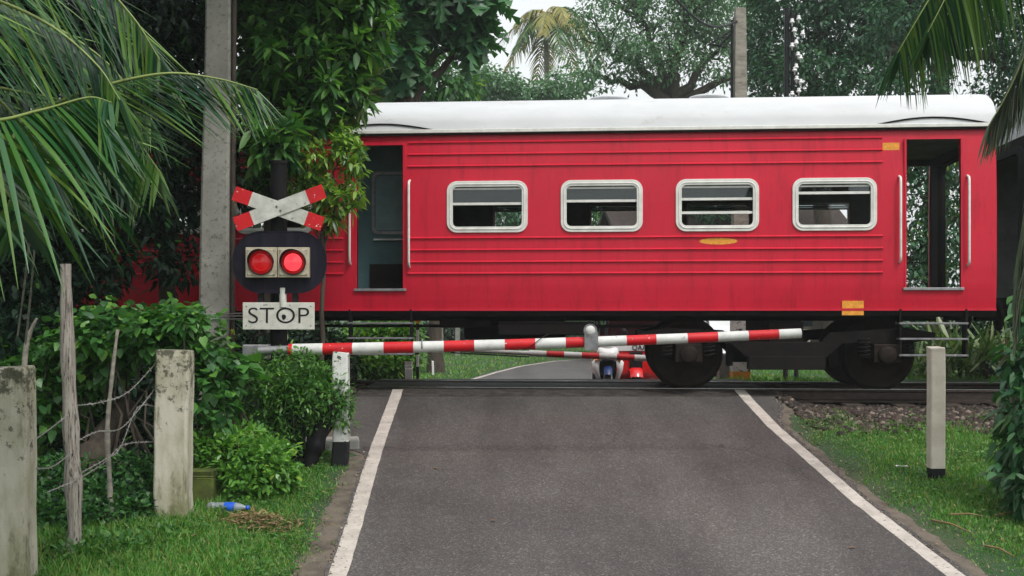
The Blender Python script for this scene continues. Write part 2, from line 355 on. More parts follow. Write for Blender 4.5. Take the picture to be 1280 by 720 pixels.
# ---- leaves: templates (x along, y across, z up), many leaves in one mesh by numpy
T_LANCE = (np.array([(0, 0, 0), (.3, .5, .10), (.3, 0, 0), (.3, -.5, .10), (.68, .38, .08), (.68, 0, 0), (.68, -.38, .08), (1, 0, 0)], float),
           [(0, 2, 1), (0, 3, 2), (1, 2, 5, 4), (2, 3, 6, 5), (4, 5, 7), (5, 6, 7)])
T_FLAT = (np.array([(0, 0, 0), (.35, .5, .03), (.35, -.5, .03), (.75, .33, 0), (.75, -.33, 0), (1, 0, -.03)], float),
          [(0, 2, 1), (1, 2, 4, 3), (3, 4, 5)])
T_QUAD = (np.array([(0, 0, 0), (.5, .5, .1), (1, 0, 0), (.5, -.5, .1)], float), [(0, 3, 2, 1)])
T_HEART = (np.array([(.08, 0, 0), (0, .3, .05), (.3, .55, .08), (.65, .38, .04), (1, 0, -.05), (.65, -.38, .04), (.3, -.55, .08), (0, -.3, .05), (.5, 0, -.02)], float),
           [(0, 8, 2, 1), (8, 4, 3, 2), (8, 6, 5, 4), (0, 7, 6, 8)])
def _lobed():
    v = [(0, 0, 0)]; f = []
    xs = [.10, .20, .34, .44, .58, .68, .80, .88]; ws = [.10, .46, .09, .50, .08, .40, .06, .20]; sw = [0, .10, 0, .14, 0, .16, 0, .08]
    for x, w_, a in zip(xs, ws, sw): v += [(x + a, w_, .10 if w_ > .15 else 0), (x, 0, 0), (x + a, -w_, .10 if w_ > .15 else 0)]
    v.append((1, 0, -.05)); f += [(0, 2, 1), (0, 3, 2)]
    for i in range(len(xs) - 1):
        a = 1 + 3 * i; f += [(a, a + 1, a + 4, a + 3), (a + 1, a + 2, a + 5, a + 4)]
    a = 1 + 3 * (len(xs) - 1); e = len(v) - 1; f += [(a, a + 1, e), (a + 1, a + 2, e)]
    return np.array(v, float), f
T_LOBED = _lobed()
def leaf_mesh(name, tmpl, P, D, N, L, W, mat, droop=0.0, parent=None, curl=None):
    """P base points, D directions, N rough normals, L lengths, W widths (numpy arrays)"""
    tv, tf = tmpl
    n = len(P); k = len(tv)
    D = D / np.linalg.norm(D, axis=1, keepdims=True)
    S = np.cross(N, D); S /= np.linalg.norm(S, axis=1, keepdims=True) + 1e-9
    U = np.cross(D, S)
    V = P[:, None, :] + D[:, None, :] * (tv[None, :, 0:1] * L[:, None, None]) + S[:, None, :] * (tv[None, :, 1:2] * W[:, None, None]) + U[:, None, :] * (tv[None, :, 2:3] * W[:, None, None])
    if np.isscalar(droop): droop = np.full(n, droop)
    V[:, :, 2] -= (tv[None, :, 0] ** 2) * (L * droop)[:, None]
    V = V.reshape(-1, 3)
    loops = []; starts = []; tot = []
    base = np.arange(n)[:, None] * k
    # face-by-face arrays
    fl = [np.array(f) for f in tf]
    lv = np.concatenate([(base + f[None, :]) for f in fl], axis=1).reshape(-1)
    sizes = np.tile(np.array([len(f) for f in fl]), n)
    st = np.concatenate([[0], np.cumsum(sizes)[:-1]])
    me = bpy.data.meshes.new(name)
    me.vertices.add(len(V)); me.vertices.foreach_set('co', V.astype(np.float32).ravel())
    me.loops.add(len(lv)); me.loops.foreach_set('vertex_index', lv.astype(np.int32))
    me.polygons.add(len(sizes)); me.polygons.foreach_set('loop_start', st.astype(np.int32))
    try: me.polygons.foreach_set('loop_total', sizes.astype(np.int32))
    except Exception: pass
    me.polygons.foreach_set('use_smooth', np.ones(len(sizes), bool))
    me.materials.append(M[mat] if isinstance(mat, str) else mat)
    me.update(calc_edges=True)
    o = bpy.data.objects.new(name, me); COL.objects.link(o)
    if parent: o.parent = parent
    return o
def unit(rg, n):
    d = rg.normal(size=(n, 3)); return d / np.linalg.norm(d, axis=1, keepdims=True)
def clump_leaves(rg, centres, radii, per, L0, W0, up=.3, shell=.45, flat=1.0, outward=.9):
    """leaves spread through rosettes around each centre"""
    P = []; D = []; 
    for c, r, k in zip(centres, radii, per):
        d = unit(rg, k); rr = r * (shell + (1 - shell) * rg.random(k) ** .6)
        p = np.array(c) + d * rr[:, None] * np.array([1, 1, flat])
        P.append(p); D.append(d * outward + unit(rg, k) * .55 + np.array([0, 0, -up]))
    P = np.concatenate(P); D = np.concatenate(D)
    n = len(P)
    N = np.array([0, 0, 1.0]) + unit(rg, n) * .55
    L = L0 * (.6 + .7 * rg.random(n)); W = W0 * (.7 + .5 * rg.random(n))
    return P, D, N, L, W
def blob_points(rg, blobs, n):
    """centres of leaf clumps spread through ellipsoids (x, y, z, rx, ry, rz), denser near the surface"""
    vol = np.array([(b[3] * b[4] * b[5]) ** .75 for b in blobs]); vol /= vol.sum()
    idx = rg.choice(len(blobs), n, p=vol); d = unit(rg, n)
    r = .35 + .65 * rg.random(n) ** .5
    B = np.array(blobs)[idx]
    return B[:, :3] + d * r[:, None] * B[:, 3:6]
def limb(mb, rg, a, b, r0, r1, wob=.12, k=6, n=7):
    a = Vector(a); b = Vector(b); d = b - a; L = d.length
    pts = []; rad = []
    for i in range(k + 1):
        t = i / k; p = a.lerp(b, t)
        if 0 < i < k: p = p + Vector(rg.normal(size=3)) * wob * L * .25
        p.z += math.sin(t * math.pi) * L * .06
        pts.append(p); rad.append(r0 + (r1 - r0) * t)
    mb.tube(pts, rad, n); return pts
def tree(name, label, base, fork, trunk_r, blobs, n_clump, per, clump_r, leafL, leafW, mat, bark='bark', tmpl=T_FLAT, seed=1,
         group=None, cat='tree', limbs=None, twigs=30, up=.3, droop=.15, flat=.8, bend=0.0, leaf2=None):
    rg = np.random.default_rng(seed)
    root = empty(name, base, 0, label, cat, group)
    inv = np.array(base)
    mb = MB()
    base = Vector(base); fork = Vector(fork)
    tp = []; tr = []
    for i in range(9):
        t = i / 8; p = base.lerp(fork, t) + Vector((math.sin(t * 3.1) * bend, math.sin(t * 2.3) * bend * .5, 0))
        if i: p += Vector((rg.normal() * trunk_r * .15, rg.normal() * trunk_r * .15, 0))
        tp.append(p - base); tr.append(trunk_r * (1.35 if i == 0 else 1 - .4 * t))
    mb.tube([Vector((0, 0, -.15))] + tp, [tr[0] * 1.1] + tr, 12)
    cen = blob_points(rg, blobs, n_clump)
    ends = limbs if limbs is not None else [tuple(b[:3]) for b in blobs]
    lp = []
    for e in ends:
        pts = limb(mb, rg, tp[-1] + Vector((0, 0, -.1)), Vector(e) - base, trunk_r * .5, trunk_r * .14, .18)
        lp += [p for p in pts[2:]]
    lpa = np.array([tuple(p) for p in lp])
    for i in rg.choice(n_clump, min(twigs, n_clump), replace=False):
        c = cen[i] - inv; j = np.argmin(((lpa - c) ** 2).sum(1))
        if np.linalg.norm(lpa[j] - c) > .05: limb(mb, rg, lpa[j], c, trunk_r * .13, trunk_r * .03, .2, 4, 5)
    mb.build('trunk', bark, root, fix=False)
    rad = clump_r * (.6 + .8 * rg.random(n_clump)); pr = np.maximum(3, (per * (.5 + rg.random(n_clump))).astype(int))
    P, D, N, L, W = clump_leaves(rg, cen - inv, rad, pr, leafL, leafW, up, .35, flat)
    leaf_mesh('crown', tmpl, P, D, N, L, W, mat, droop, root)
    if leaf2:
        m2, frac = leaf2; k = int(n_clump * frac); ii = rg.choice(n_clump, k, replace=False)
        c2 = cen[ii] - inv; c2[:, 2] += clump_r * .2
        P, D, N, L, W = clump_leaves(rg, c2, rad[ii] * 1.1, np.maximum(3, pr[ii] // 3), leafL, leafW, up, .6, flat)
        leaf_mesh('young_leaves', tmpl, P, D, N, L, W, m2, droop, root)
    return root
def shrub(name, label, base, blobs, n_clump, per, clump_r, leafL, leafW, mat, tmpl=T_FLAT, seed=1, group=None, cat='shrub', up=.15, droop=.2, flat=.9, stems=7, flower=None):
    rg = np.random.default_rng(seed)
    root = empty(name, base, 0, label, cat, group); inv = np.array(base)
    cen = blob_points(rg, blobs, n_clump)
    gz_ = base[2]
    cen[:, 2] = np.maximum(cen[:, 2], gz_ + .04)
    mb = MB()
    for i in rg.choice(n_clump, min(stems * 3, n_clump), replace=False):
        c = cen[i] - inv; b0 = np.array([c[0] * .45, c[1] * .45, -.08])
        limb(mb, rg, b0, c, .012 + clump_r * .05, .004, .25, 5, 5)
    mb.build('stem', 'bark', root, fix=False)
    rad = clump_r * (.6 + .8 * rg.random(n_clump)); pr = np.maximum(3, (per * (.5 + rg.random(n_clump))).astype(int))
    P, D, N, L, W = clump_leaves(rg, cen - inv, rad, pr, leafL, leafW, up, .3, flat)
    leaf_mesh('foliage', tmpl, P, D, N, L, W, mat, droop, root)
    if flower:
        m2, frac = flower; k = max(1, int(n_clump * frac)); ii = rg.choice(n_clump, k, replace=False)
        P, D, N, L, W = clump_leaves(rg, cen[ii] - inv, rad[ii] * 1.15, np.full(k, max(3, per // 3)), leafL, leafW, up, .6, flat)
        leaf_mesh('young_leaves', tmpl, P, D, N, L, W, m2, droop, root)
    return root
def catmull(pts, n):
    pts = [Vector(p) for p in pts]; P = [pts[0] * 2 - pts[1]] + pts + [pts[-1] * 2 - pts[-2]]
    out = []
    for i in range(n):
        t = i / (n - 1) * (len(pts) - 1); k = min(int(t), len(pts) - 2); u = t - k
        a, b, c, d = P[k:k + 4]
        out.append(.5 * ((2 * b) + (c - a) * u + (2 * a - 5 * b + 4 * c - d) * u * u + (3 * b - a - 3 * c + d) * u ** 3))
    return out
SWT = 12
def frond(parent, pts, seed=0, n=90, L=.75, W=.035, sweep=38, hang=.35, r0=.022, mat='palm', start=.08, up=(0, 0, 1), lift=.1, name='frond', tipL=.35, rib='rachis', jitter=.05, sides=(1, -1), rndhang=.2):
    """one feather frond: curved rib through pts with drooping leaflets along both sides (one mesh)"""
    rg = np.random.default_rng(seed); inv = Vector(parent.location) if parent else Vector()
    c = catmull([Vector(p) - inv for p in pts], 60)
    mb = MB(); mb.tube(c, [r0 * (1 - .85 * i / 59) for i in range(60)], 6)
    o = mb.build('rib', rib, None, fix=False)
    V = []; Fc = []; seg = 6
    for k in range(n):
        for s in sides:
            t = start + (1 - start) * (k + rg.random() * .6) / n
            q = min(t, .999) * 59; i = int(q); p = c[i].lerp(c[min(i + 1, 59)], q - i)
            tg = (c[min(i + 1, 59)] - c[max(i - 1, 0)]).normalized()
            sd_ = tg.cross(Vector(up)); 
            if sd_.length < .05: sd_ = Vector((1, 0, 0))
            sd_.normalize(); nn = sd_.cross(tg)
            sw = R(90 - sweep - SWT * t + rg.normal() * 4)
            d = (tg * math.cos(sw) + sd_ * s * math.sin(sw) + nn * (lift + rg.normal() * jitter)).normalized()
            ll = L * (.55 + .45 * math.sin(math.pi * min(1, t * 1.15 + .12))) * (1 if t < .85 else 1 - (1 - tipL) * (t - .85) / .15) * (.85 + .3 * rg.random())
            hg = hang * (1 + rndhang * rg.normal())
            b0 = len(V); wd = W * (.8 + .4 * rg.random())
            wax = d.cross(nn).normalized() * .85 + nn * .3 * s
            tw = rg.normal() * .35
            for j in range(seg + 1):
                u = j / seg; pt = p + d * ll * u + Vector((0, 0, -1)) * hg * ll * u * u
                ww = wd * (.55 + .45 * min(1, u * 4)) * (1 - u ** 2.2) * .5 + .001
                ax = (wax + nn * tw * u).normalized()
                V += [pt + ax * ww, pt + Vector((0, 0, -1)) * ww * .35, pt - ax * ww]
            for j in range(seg):
                a = b0 + 3 * j; Fc += [(a, a + 1, a + 4, a + 3), (a + 1, a + 2, a + 5, a + 4)]
    me = bpy.data.meshes.new(name); me.from_pydata([tuple(v) for v in V] , [], Fc)
    me.materials.append(M[mat]); me.polygons.foreach_set('use_smooth', [True] * len(Fc)); me.update()
    fo = bpy.data.objects.new(name, me); COL.objects.link(fo); fo.parent = parent
    o.parent = fo
    return fo

# ================================================================== ground
CAM0 = EYE - 3.04
_pr = [(-600, -1.9), (0, -1.62), (3, -1.52), (6, -1.31), (8, CAM0 + .1297 * 8), (15.2, CAM0 + .1297 * 15.2), (15.75, -.035), (18.5, -.035),
       (20.2, -.33), (22, -.45), (30, -.50), (50, -.55), (120, -.6), (900, -.6)]
def prof(y): return float(np.interp(y, [p[0] for p in _pr], [p[1] for p in _pr]))
def sstep(a, b, x):
    t = min(1, max(0, (x - a) / (b - a))); return t * t * (3 - 2 * t)
# road edges (world X at depth Y)
_L = [(-30, -1.2), (8.8, -1.27), (10, -1.31), (11.72, -1.385), (13, -1.43), (15.9, -1.50)]      # white line, left
_Rr = [(-30, 3.9), (6, 3.55), (8.8, 3.215), (10.63, 3.07), (13.65, 2.96), (15.9, 2.98)]
def xl(y): return float(np.interp(y, [p[0] for p in _L], [p[1] for p in _L]))
def xr(y): return float(np.interp(y, [p[0] for p in _Rr], [p[1] for p in _Rr]))
_LF = [(18.3, -1.35), (22, -1.2), (26.9, -.88), (30.7, -.41), (34.7, .25), (39, 1.4), (46, 5), (56, 12), (70, 24)]  # far side, bends right
def xlf(y): return float(np.interp(y, [p[0] for p in _LF], [p[1] for p in _LF]))
def edgeL(y):
    if y > 17: return xlf(y) - .12
    return xl(y) - (.10 + .42 * sstep(12.3, 12.9, y))
def edgeR(y):
    if y > 17: return xlf(y) + 3.95 + max(0, (y - 24) * .03)
    return xr(y) + (.12 + .25 * sstep(13.6, 15.0, y))
_hr = np.random.default_rng(5)
_ph = _hr.random((6, 3)) * 6.28
def bumps(x, y):
    return (.022 * math.sin(x * 1.7 + _ph[0, 0]) * math.sin(y * 1.3 + _ph[0, 1]) + .014 * math.sin(x * 4.1 + y * 2.3 + _ph[1, 0]) + .01 * math.sin(x * 7.3 - y * 6.1 + _ph[2, 0]))
def gz(x, y):
    z = prof(y)
    if y < 17: dl, dr = edgeL(y) - x, x - edgeR(y)
    else: dl, dr = edgeL(y) - x, x - edgeR(y)
    d = max(dl, dr)                     # distance outside the road
    if d > 0:
        s = sstep(0, .5, d)
        z += s * bumps(x, y) + .04 * sstep(.2, 1.2, d)
        # track bed beside the crossing, rotated with the line
        v = (y - 15.4) + x * .0787
        t = sstep(-1.2, -.1, v) * (1 - sstep(3.1, 3.9, v)) * sstep(.05, .45, d)
        z = z * (1 - t) + t * (-.235)
        if x < -3.5: z += .12 * sstep(3.5, 7, -x) * (1 if y < 14 else max(0, 1 - (y - 14)))
    return z
def gp(px, py):
    """where the ray through a pixel of the photograph meets the ground"""
    Y = 5.0
    while Y < 200:
        p = at(px, py, Y)
        if p.z <= gz(p.x, p.y): break
        Y += .02 if Y < 30 else .2
    return Vector((p.x, p.y, gz(p.x, p.y)))
def onground(px, Y): x = atx(px, Y); return Vector((x, Y, gz(x, Y)))

def build_ground():
    xs = sorted(set([-900, -400, -200, -120, -80, -60, -45, -35, -28, -22, -18, -15, -13] + list(np.round(np.arange(-11, 12.01, .22), 3)) + [13, 15, 18, 22, 28, 35, 45, 60, 80, 120, 200, 400, 900]))
    ys = sorted(set([-600, -300, -100, -40, -20, -10, -5, 0, 3, 6] + list(np.round(np.arange(6.4, 24, .2), 3)) + [p[0] for p in _pr if 6 < p[0] < 60] + list(range(25, 60, 2)) + [62, 70, 85, 100, 120, 200, 400, 900]))
    V = [(x, y, gz(x, y) if abs(x) < 13 and y > -6 else prof(y) + .05) for y in ys for x in xs]
    n = len(xs); Fc = [(j * n + i, j * n + i + 1, (j + 1) * n + i + 1, (j + 1) * n + i) for j in range(len(ys) - 1) for i in range(n - 1)]
    mb = MB(); mb.add(V, Fc, 0, True); o = mb.build('ground', 'soil', fix=False); tag(o, kind='structure')
    # strips of bare dirt along the asphalt edge
    for nm, sgn in (('dirt_verge', -1), ('dirt_verge', 1)):
        mb = MB(); vs = []; fs = []; rg = np.random.default_rng(7 + sgn)
        yy = list(np.arange(6, 15.0, .045)); wv = np.convolve(rg.random(len(yy) + 8), np.ones(7) / 7, 'same')[:len(yy)]
        for k, y in enumerate(yy):
            e = edgeL(y) if sgn < 0 else edgeR(y)
            wd = (.02 + (.34 if sgn < 0 else .20) * wv[k] + .12 * max(0, 11.5 - y) / 3) * (1 if y < 12.3 or sgn > 0 else .4)
            for q in (-.04, wd * .5, wd):
                x = e + sgn * q; vs.append((x, y, gz(x, y) + (.014 if q < .01 else .010 if q < wd else -.006)))
        for k in range(len(yy) - 1):
            for c in range(2):
                a = 3 * k + c; fs.append((a, a + 1, a + 4, a + 3))
        mb.add(vs, fs, 0, True); tag(mb.build(nm, 'dirt', fix=False), kind='structure')
def ribbon(name, mat, fl, fr, y0, y1, dz, step=.2, nx=6):
    ys = sorted(set([y0, y1] + [p[0] for p in _pr if y0 < p[0] < y1] + list(np.round(np.arange(math.ceil(y0 / step) * step, y1, step), 3))))
    mb = MB(); vs = []; fs = []
    for y in ys:
        a, b = fl(y), fr(y)
        vs.append((a - .01, y, prof(y) - .05))
        for i in range(nx + 1): vs.append((a + (b - a) * i / nx, y, prof(y) + dz))
        vs.append((b + .01, y, prof(y) - .05))
    n = nx + 3
    for j in range(len(ys) - 1):
        for i in range(n - 1): a = j * n + i; fs.append((a, a + 1, a + n + 1, a + n))
    mb.add(vs, fs, 0, False); o = mb.build(name, mat, fix=False); tag(o, kind='structure'); return o
_je = np.random.default_rng(3).random(900)
def jit(y, k=0): q = y * 9 + k * 37; i = int(q) % 880; return (_je[i] * (1 - q % 1) + _je[i + 1] * (q % 1) - .5)
NEAR_RAIL = lambda x: 15.4 + .61 - x * .0787
FAR_RAIL = lambda x: 15.4 + 2.29 - x * .0787
def build_road():
    ribbon('road', 'asphalt', lambda y: edgeL(y) + .05 * jit(y), lambda y: edgeR(y) + .06 * jit(y, 3), -8, 15.35, .018, .12)
    ribbon('road_crossing', 'asphalt_old', lambda y: -2.0, lambda y: 3.45, 15.36, 18.55, .016, .2)
    ribbon('road_beyond_crossing', 'asphalt', edgeL, edgeR, 18.56, 69, .012, .5)
    for k, f in ((0, xl), (5, xr)):
        ribbon('road_line', 'linepaint', lambda y: f(y) - .068 + .008 * jit(y, k), lambda y: f(y) + .068 + .008 * jit(y, k + 2), -8, 15.82, .0225, .12, 1)
    ribbon('road_line', 'linepaint', lambda y: xlf(y) - .05, lambda y: xlf(y) + .05, 18.7, 69, .0165, .5, 1)
    ribbon('road_line', 'linepaint', lambda y: xlf(y) + 3.8 - .05, lambda y: xlf(y) + 3.8 + .05, 18.7, 69, .0165, .5, 1)
TRK = R(-4.5)
def build_track():
    for nm, v in (('rail', .61), ('rail', 2.29)):
        r = empty(nm, (0, 15.4, 0), TRK, 'near running rail of the railway line crossing the road' if v < 1 else 'far running rail of the line, behind the coach wheels', 'rail', 'rails of the railway track')
        a = MB(); a.prism([(v - .07, -.17), (v + .07, -.17), (v + .07, -.15), (v + .012, -.13), (v + .012, -.045), (v + .036, -.03), (v + .036, -.004), (v - .036, -.004), (v - .036, -.03), (v - .012, -.045), (v - .012, -.13), (v - .07, -.15)], -40, 40, 'X')
        a.build('rail_body', 'rail', r)
        b = MB(); b.b2(-40, 40, v - .026, v + .026, -.0035, .0015); b.build('rail_head', 'railtop', r)
    # check rails along the crossing
    for v, lab in ((.61 + .13, 'short check rail inside the near rail at the crossing'), (2.29 - .13, 'short check rail inside the far rail at the crossing')):
        mb = MB(); mb.b2(-2.4, 3.7, v - .03, v + .03, -.15, -.008); o = mb.build('check_rail', 'rail'); o.location = (0, 15.4, 0); o.rotation_euler = (0, 0, TRK)
        tag(o, lab, 'rail', 'check rails at the crossing')
    mb = MB(); mb.b2(-.12, .12, .15, 2.75, -.30, -.172); s0 = mb.build('sleeper', 'sleeper', bevel=.01)
    tag(s0, 'dark timber sleeper under the rails beside the crossing', 'sleeper', 'sleepers under the track')
    k = 0
    for i in range(-16, 22):
        u = i * .62
        if -2.3 < u < 3.6: continue
        o = s0 if k == 0 else s0.copy()
        if k: COL.objects.link(o)
        k += 1
        o.rotation_euler = (0, 0, TRK); o.location = (u * math.cos(TRK), 15.4 + u * math.sin(TRK), 0)
    # ballast stones
    rg = np.random.default_rng(11); P = []
    ico = [(0, 0, 1), (.9, 0, .4), (.28, .85, .45), (-.72, .53, .4), (-.72, -.53, .45), (.28, -.85, .4), (.72, .53, -.45), (-.28, .85, -.4), (-.9, 0, -.45), (-.28, -.85, -.4), (.72, -.53, -.45), (0, 0, -1)]
    ifc = [(0, 1, 2), (0, 2, 3), (0, 3, 4), (0, 4, 5), (0, 5, 1), (1, 6, 2), (2, 6, 7), (2, 7, 3), (3, 7, 8), (3, 8, 4), (4, 8, 9), (4, 9, 5), (5, 9, 10), (5, 10, 1), (1, 10, 6), (11, 7, 6), (11, 8, 7), (11, 9, 8), (11, 10, 9), (11, 6, 10)]
    pts = []
    def scat(n, x0, x1, v0, v1):
        for _ in range(n):
            x = rg.uniform(x0, x1); v = rg.uniform(v0, v1)
            if rg.random() > 1 - sstep(-1.2, -2.1, v) * .9 if v < -1.2 else False: continue
            y = 15.4 + v - x * .0787
            pts.append((x, y, gz(x, y)))
    scat(8200, 3.4, 8.2, -1.9, .9); scat(1600, 3.5, 9, .9, 3.4); scat(1500, -6, -2.05, -.9, 1.2)
    n = len(pts); P = np.array(pts); sz = .016 + .030 * rg.random(n) ** 1.5
    tv = np.array(ico); A = unit(rg, n); B = unit(rg, n); C = np.cross(A, B); C /= np.linalg.norm(C, axis=1, keepdims=True); B = np.cross(C, A)
    Mx = np.stack([A, B, C], 2) * (sz[:, None, None] * (.6 + .8 * rg.random((n, 1, 3))))
    V = P[:, None, :] + np.einsum('nij,kj->nki', Mx, tv) + np.array([0, 0, .008])
    mb = MB(); 
    me = bpy.data.meshes.new('ballast'); fcs = (np.arange(n)[:, None, None] * 12 + np.array(ifc)[None]).reshape(-1, 3)
    me.vertices.add(n * 12); me.vertices.foreach_set('co', V.astype(np.float32).ravel()); me.loops.add(fcs.size); me.loops.foreach_set('vertex_index', fcs.astype(np.int32).ravel())
    me.polygons.add(len(fcs)); me.polygons.foreach_set('loop_start', np.arange(0, fcs.size, 3, dtype=np.int32)); me.materials.append(M['ballast']); me.update(calc_edges=True)
    o = bpy.data.objects.new('ballast', me); COL.objects.link(o); tag(o, 'dark crushed stone ballast beside the rails', 'ballast', kind='stuff')

def build_gravel():
    rg = np.random.default_rng(15); n = 3200; P = []
    while len(P) < n:
        y = rg.uniform(7.5, 15.2); sd_ = rg.random() < .5; d = abs(rg.normal()) * .16 - .05
        x = edgeL(y) - d if sd_ else edgeR(y) + d
        P.append((x, y, (gz(x, y) if d > 0 else prof(y) + .018) + .003))
    P = np.array(P); n = len(P)
    tv = np.array([(1, 0, 0), (0, 1, 0), (-1, 0, 0), (0, -1, 0), (0, 0, 1), (0, 0, -1)], float); fc = np.array([(0, 1, 4), (1, 2, 4), (2, 3, 4), (3, 0, 4), (1, 0, 5), (2, 1, 5), (3, 2, 5), (0, 3, 5)])
    sz = .004 + .009 * rg.random(n) ** 2; V = P[:, None, :] + (tv[None] + .35 * rg.normal(size=(n, 6, 3))) * sz[:, None, None]
    f = (np.arange(n)[:, None, None] * 6 + fc[None]).reshape(-1, 3); me = bpy.data.meshes.new('gravel')
    me.vertices.add(n * 6); me.vertices.foreach_set('co', V.astype(np.float32).ravel()); me.loops.add(f.size); me.loops.foreach_set('vertex_index', f.astype(np.int32).ravel())
    me.polygons.add(len(f)); me.polygons.foreach_set('loop_start', np.arange(0, f.size, 3, dtype=np.int32)); me.materials.append(M['grit']); me.update(calc_edges=True)
    o = bpy.data.objects.new('gravel', me); COL.objects.link(o); tag(o, 'fine grit scattered along both edges of the asphalt', 'gravel', kind='stuff')
def grass_field(name, label, n, gen, h=.075, wd=.006, mat='grass', seed=2, lean=.5):
    rg = np.random.default_rng(seed); pts = gen(rg, n); n = len(pts)
    P = np.array([(x, y, gz(x, y) - .004) for x, y, *_ in pts]); hs = np.array([q[2] if len(q) > 2 else 1. for q in pts])
    D = np.array([0, 0, 1.0]) + unit(rg, n) * lean; D[:, 2] = np.abs(D[:, 2])
    a = rg.random(n) * 6.28; N = np.stack([np.cos(a), np.sin(a), np.zeros(n)], 1)
    L = h * hs * (.45 + .9 * rg.random(n)); W = wd * (.6 + .8 * rg.random(n))
    T = (np.array([(0, .5, 0), (0, -.5, 0), (.45, .45, 0), (.45, -.45, 0), (.8, .28, 0), (.8, -.28, 0), (1, 0, 0)], float), [(0, 1, 3, 2), (2, 3, 5, 4), (4, 5, 6)])
    # bend the tips over
    D2 = D.copy()
    o = leaf_mesh(name, T, P, D2, N, L, W, mat, .55 * rg.random(n))
    tag(o, label, 'grass', kind='stuff'); return o
def nz(x, y, s=1.0, k=0):
    return .5 + .25 * math.sin(x * 2.1 * s + 1.3 + k) * math.cos(y * 1.7 * s + k * 2) + .25 * math.sin(x * 5.3 * s - y * 4.1 * s + k)
def build_grass():
    def left(rg, n):
        out = []
        while len(out) < n:
            y = rg.uniform(6.8, 14.4) if rg.random() < .85 else rg.uniform(8, 11); x = rg.uniform(-5.2, -1.3)
            d = edgeL(y) - x
            if d < 0.04: continue
            dn = sstep(.06, .5, d + .25 * (nz(x, y, 1.6) - .5))
            if y > 12.6 and x > -2.15: dn *= .9
            if rg.random() > dn: continue
            if x < -3.2 and rg.random() < .4: continue
            hh = (.55 + .6 * nz(x, y, .8, 2)) * (.5 + .5 * sstep(.1, .7, d)) * (1 + .5 * sstep(.9, 2.0, d))
            out.append((x, y, hh))
        return out
    grass_field('grass', 'short bright green grass on the verge left of the road', 80000, left, .095, .0085, seed=21)
    def right(rg, n):
        out = []
        while len(out) < n:
            y = rg.uniform(6.8, 14.9); x = rg.uniform(3.0, 7.2); d = x - edgeR(y)
            if d < .03: continue
            dn = sstep(.08, .6, d + .35 * (nz(x, y, 1.8, 4) - .5))
            v = y - 15.4 + x * .0787
            dn *= 1 - sstep(-1.75, -1.2, v + .4 * (nz(x, y, 2, 1) - .5)) * (.97 if x > 3.9 else .45)
            if rg.random() > dn: continue
            out.append((x, y, (.5 + .55 * nz(x, y, .9, 3)) * (.5 + .5 * sstep(.1, .8, d))))
        return out
    grass_field('grass', 'short green grass on the verge right of the road below the track', 85000, right, .085, .0085, seed=22)
    def far(rg, n):
        out = []
        while len(out) < n:
            y = 18.7 + 36 * rg.random() ** 1.5; x = rg.uniform(-9, 14)
            if edgeL(y) - .15 * rg.random() < x < edgeR(y) + .1 * rg.random(): continue
            out.append((x, y, .6 + .5 * nz(x, y, .6, 5)))
        return out
    grass_field('grass', 'grass growing on both sides of the road beyond the track', 60000, far, .10, .024, seed=23)

def build_weeds():
    rg = np.random.default_rng(33)
    for nm, lab, x0, x1, sg in (('weeds', 'small round leaved weeds among the grass left of the road', -4.6, -1.5, -1), ('weeds', 'small round leaved weeds among the grass right of the road', 3.3, 6.6, 1)):
        P = []
        for _ in range(150):
            cx, cy = rg.uniform(x0, x1), rg.uniform(7.6, 14.0)
            if (edgeL(cy) - cx if sg < 0 else cx - edgeR(cy)) < .25: continue
            for _ in range(rg.integers(8, 46)):
                x, y = cx + rg.normal() * .09, cy + rg.normal() * .09; P.append((x, y, gz(x, y) + .02 + .05 * rg.random()))
        P = np.array(P); n = len(P); D = unit(rg, n); D[:, 2] = np.abs(D[:, 2]) * .5
        o = leaf_mesh(nm, T_HEART, P, D, np.array([0, 0, 1.]) + .4 * unit(rg, n), .035 * (.6 + .8 * rg.random(n)), .028 * (.6 + .8 * rg.random(n)), 'fern', .2); tag(o, lab, 'weeds', kind='stuff')
    # dry bits
    P = []
    for _ in range(900):
        y = rg.uniform(7.6, 14.6); x = edgeL(y) - abs(rg.normal()) * .9 if rg.random() < .45 else edgeR(y) + abs(rg.normal()) * 1.1; P.append((x, y, gz(x, y) + .02 + .03 * rg.random()))
    P = np.array(P); n = len(P); D = unit(rg, n); D[:, 2] *= .2
    o = leaf_mesh('dry_litter', T_FLAT, P, D, np.array([0, 0, 1.]) + .4 * unit(rg, n), .045 * (.4 + rg.random(n)), .010 * (.5 + rg.random(n)), 'straw', .1); tag(o, 'scraps of dry leaf and straw scattered over both verges', 'leaf litter', kind='stuff')

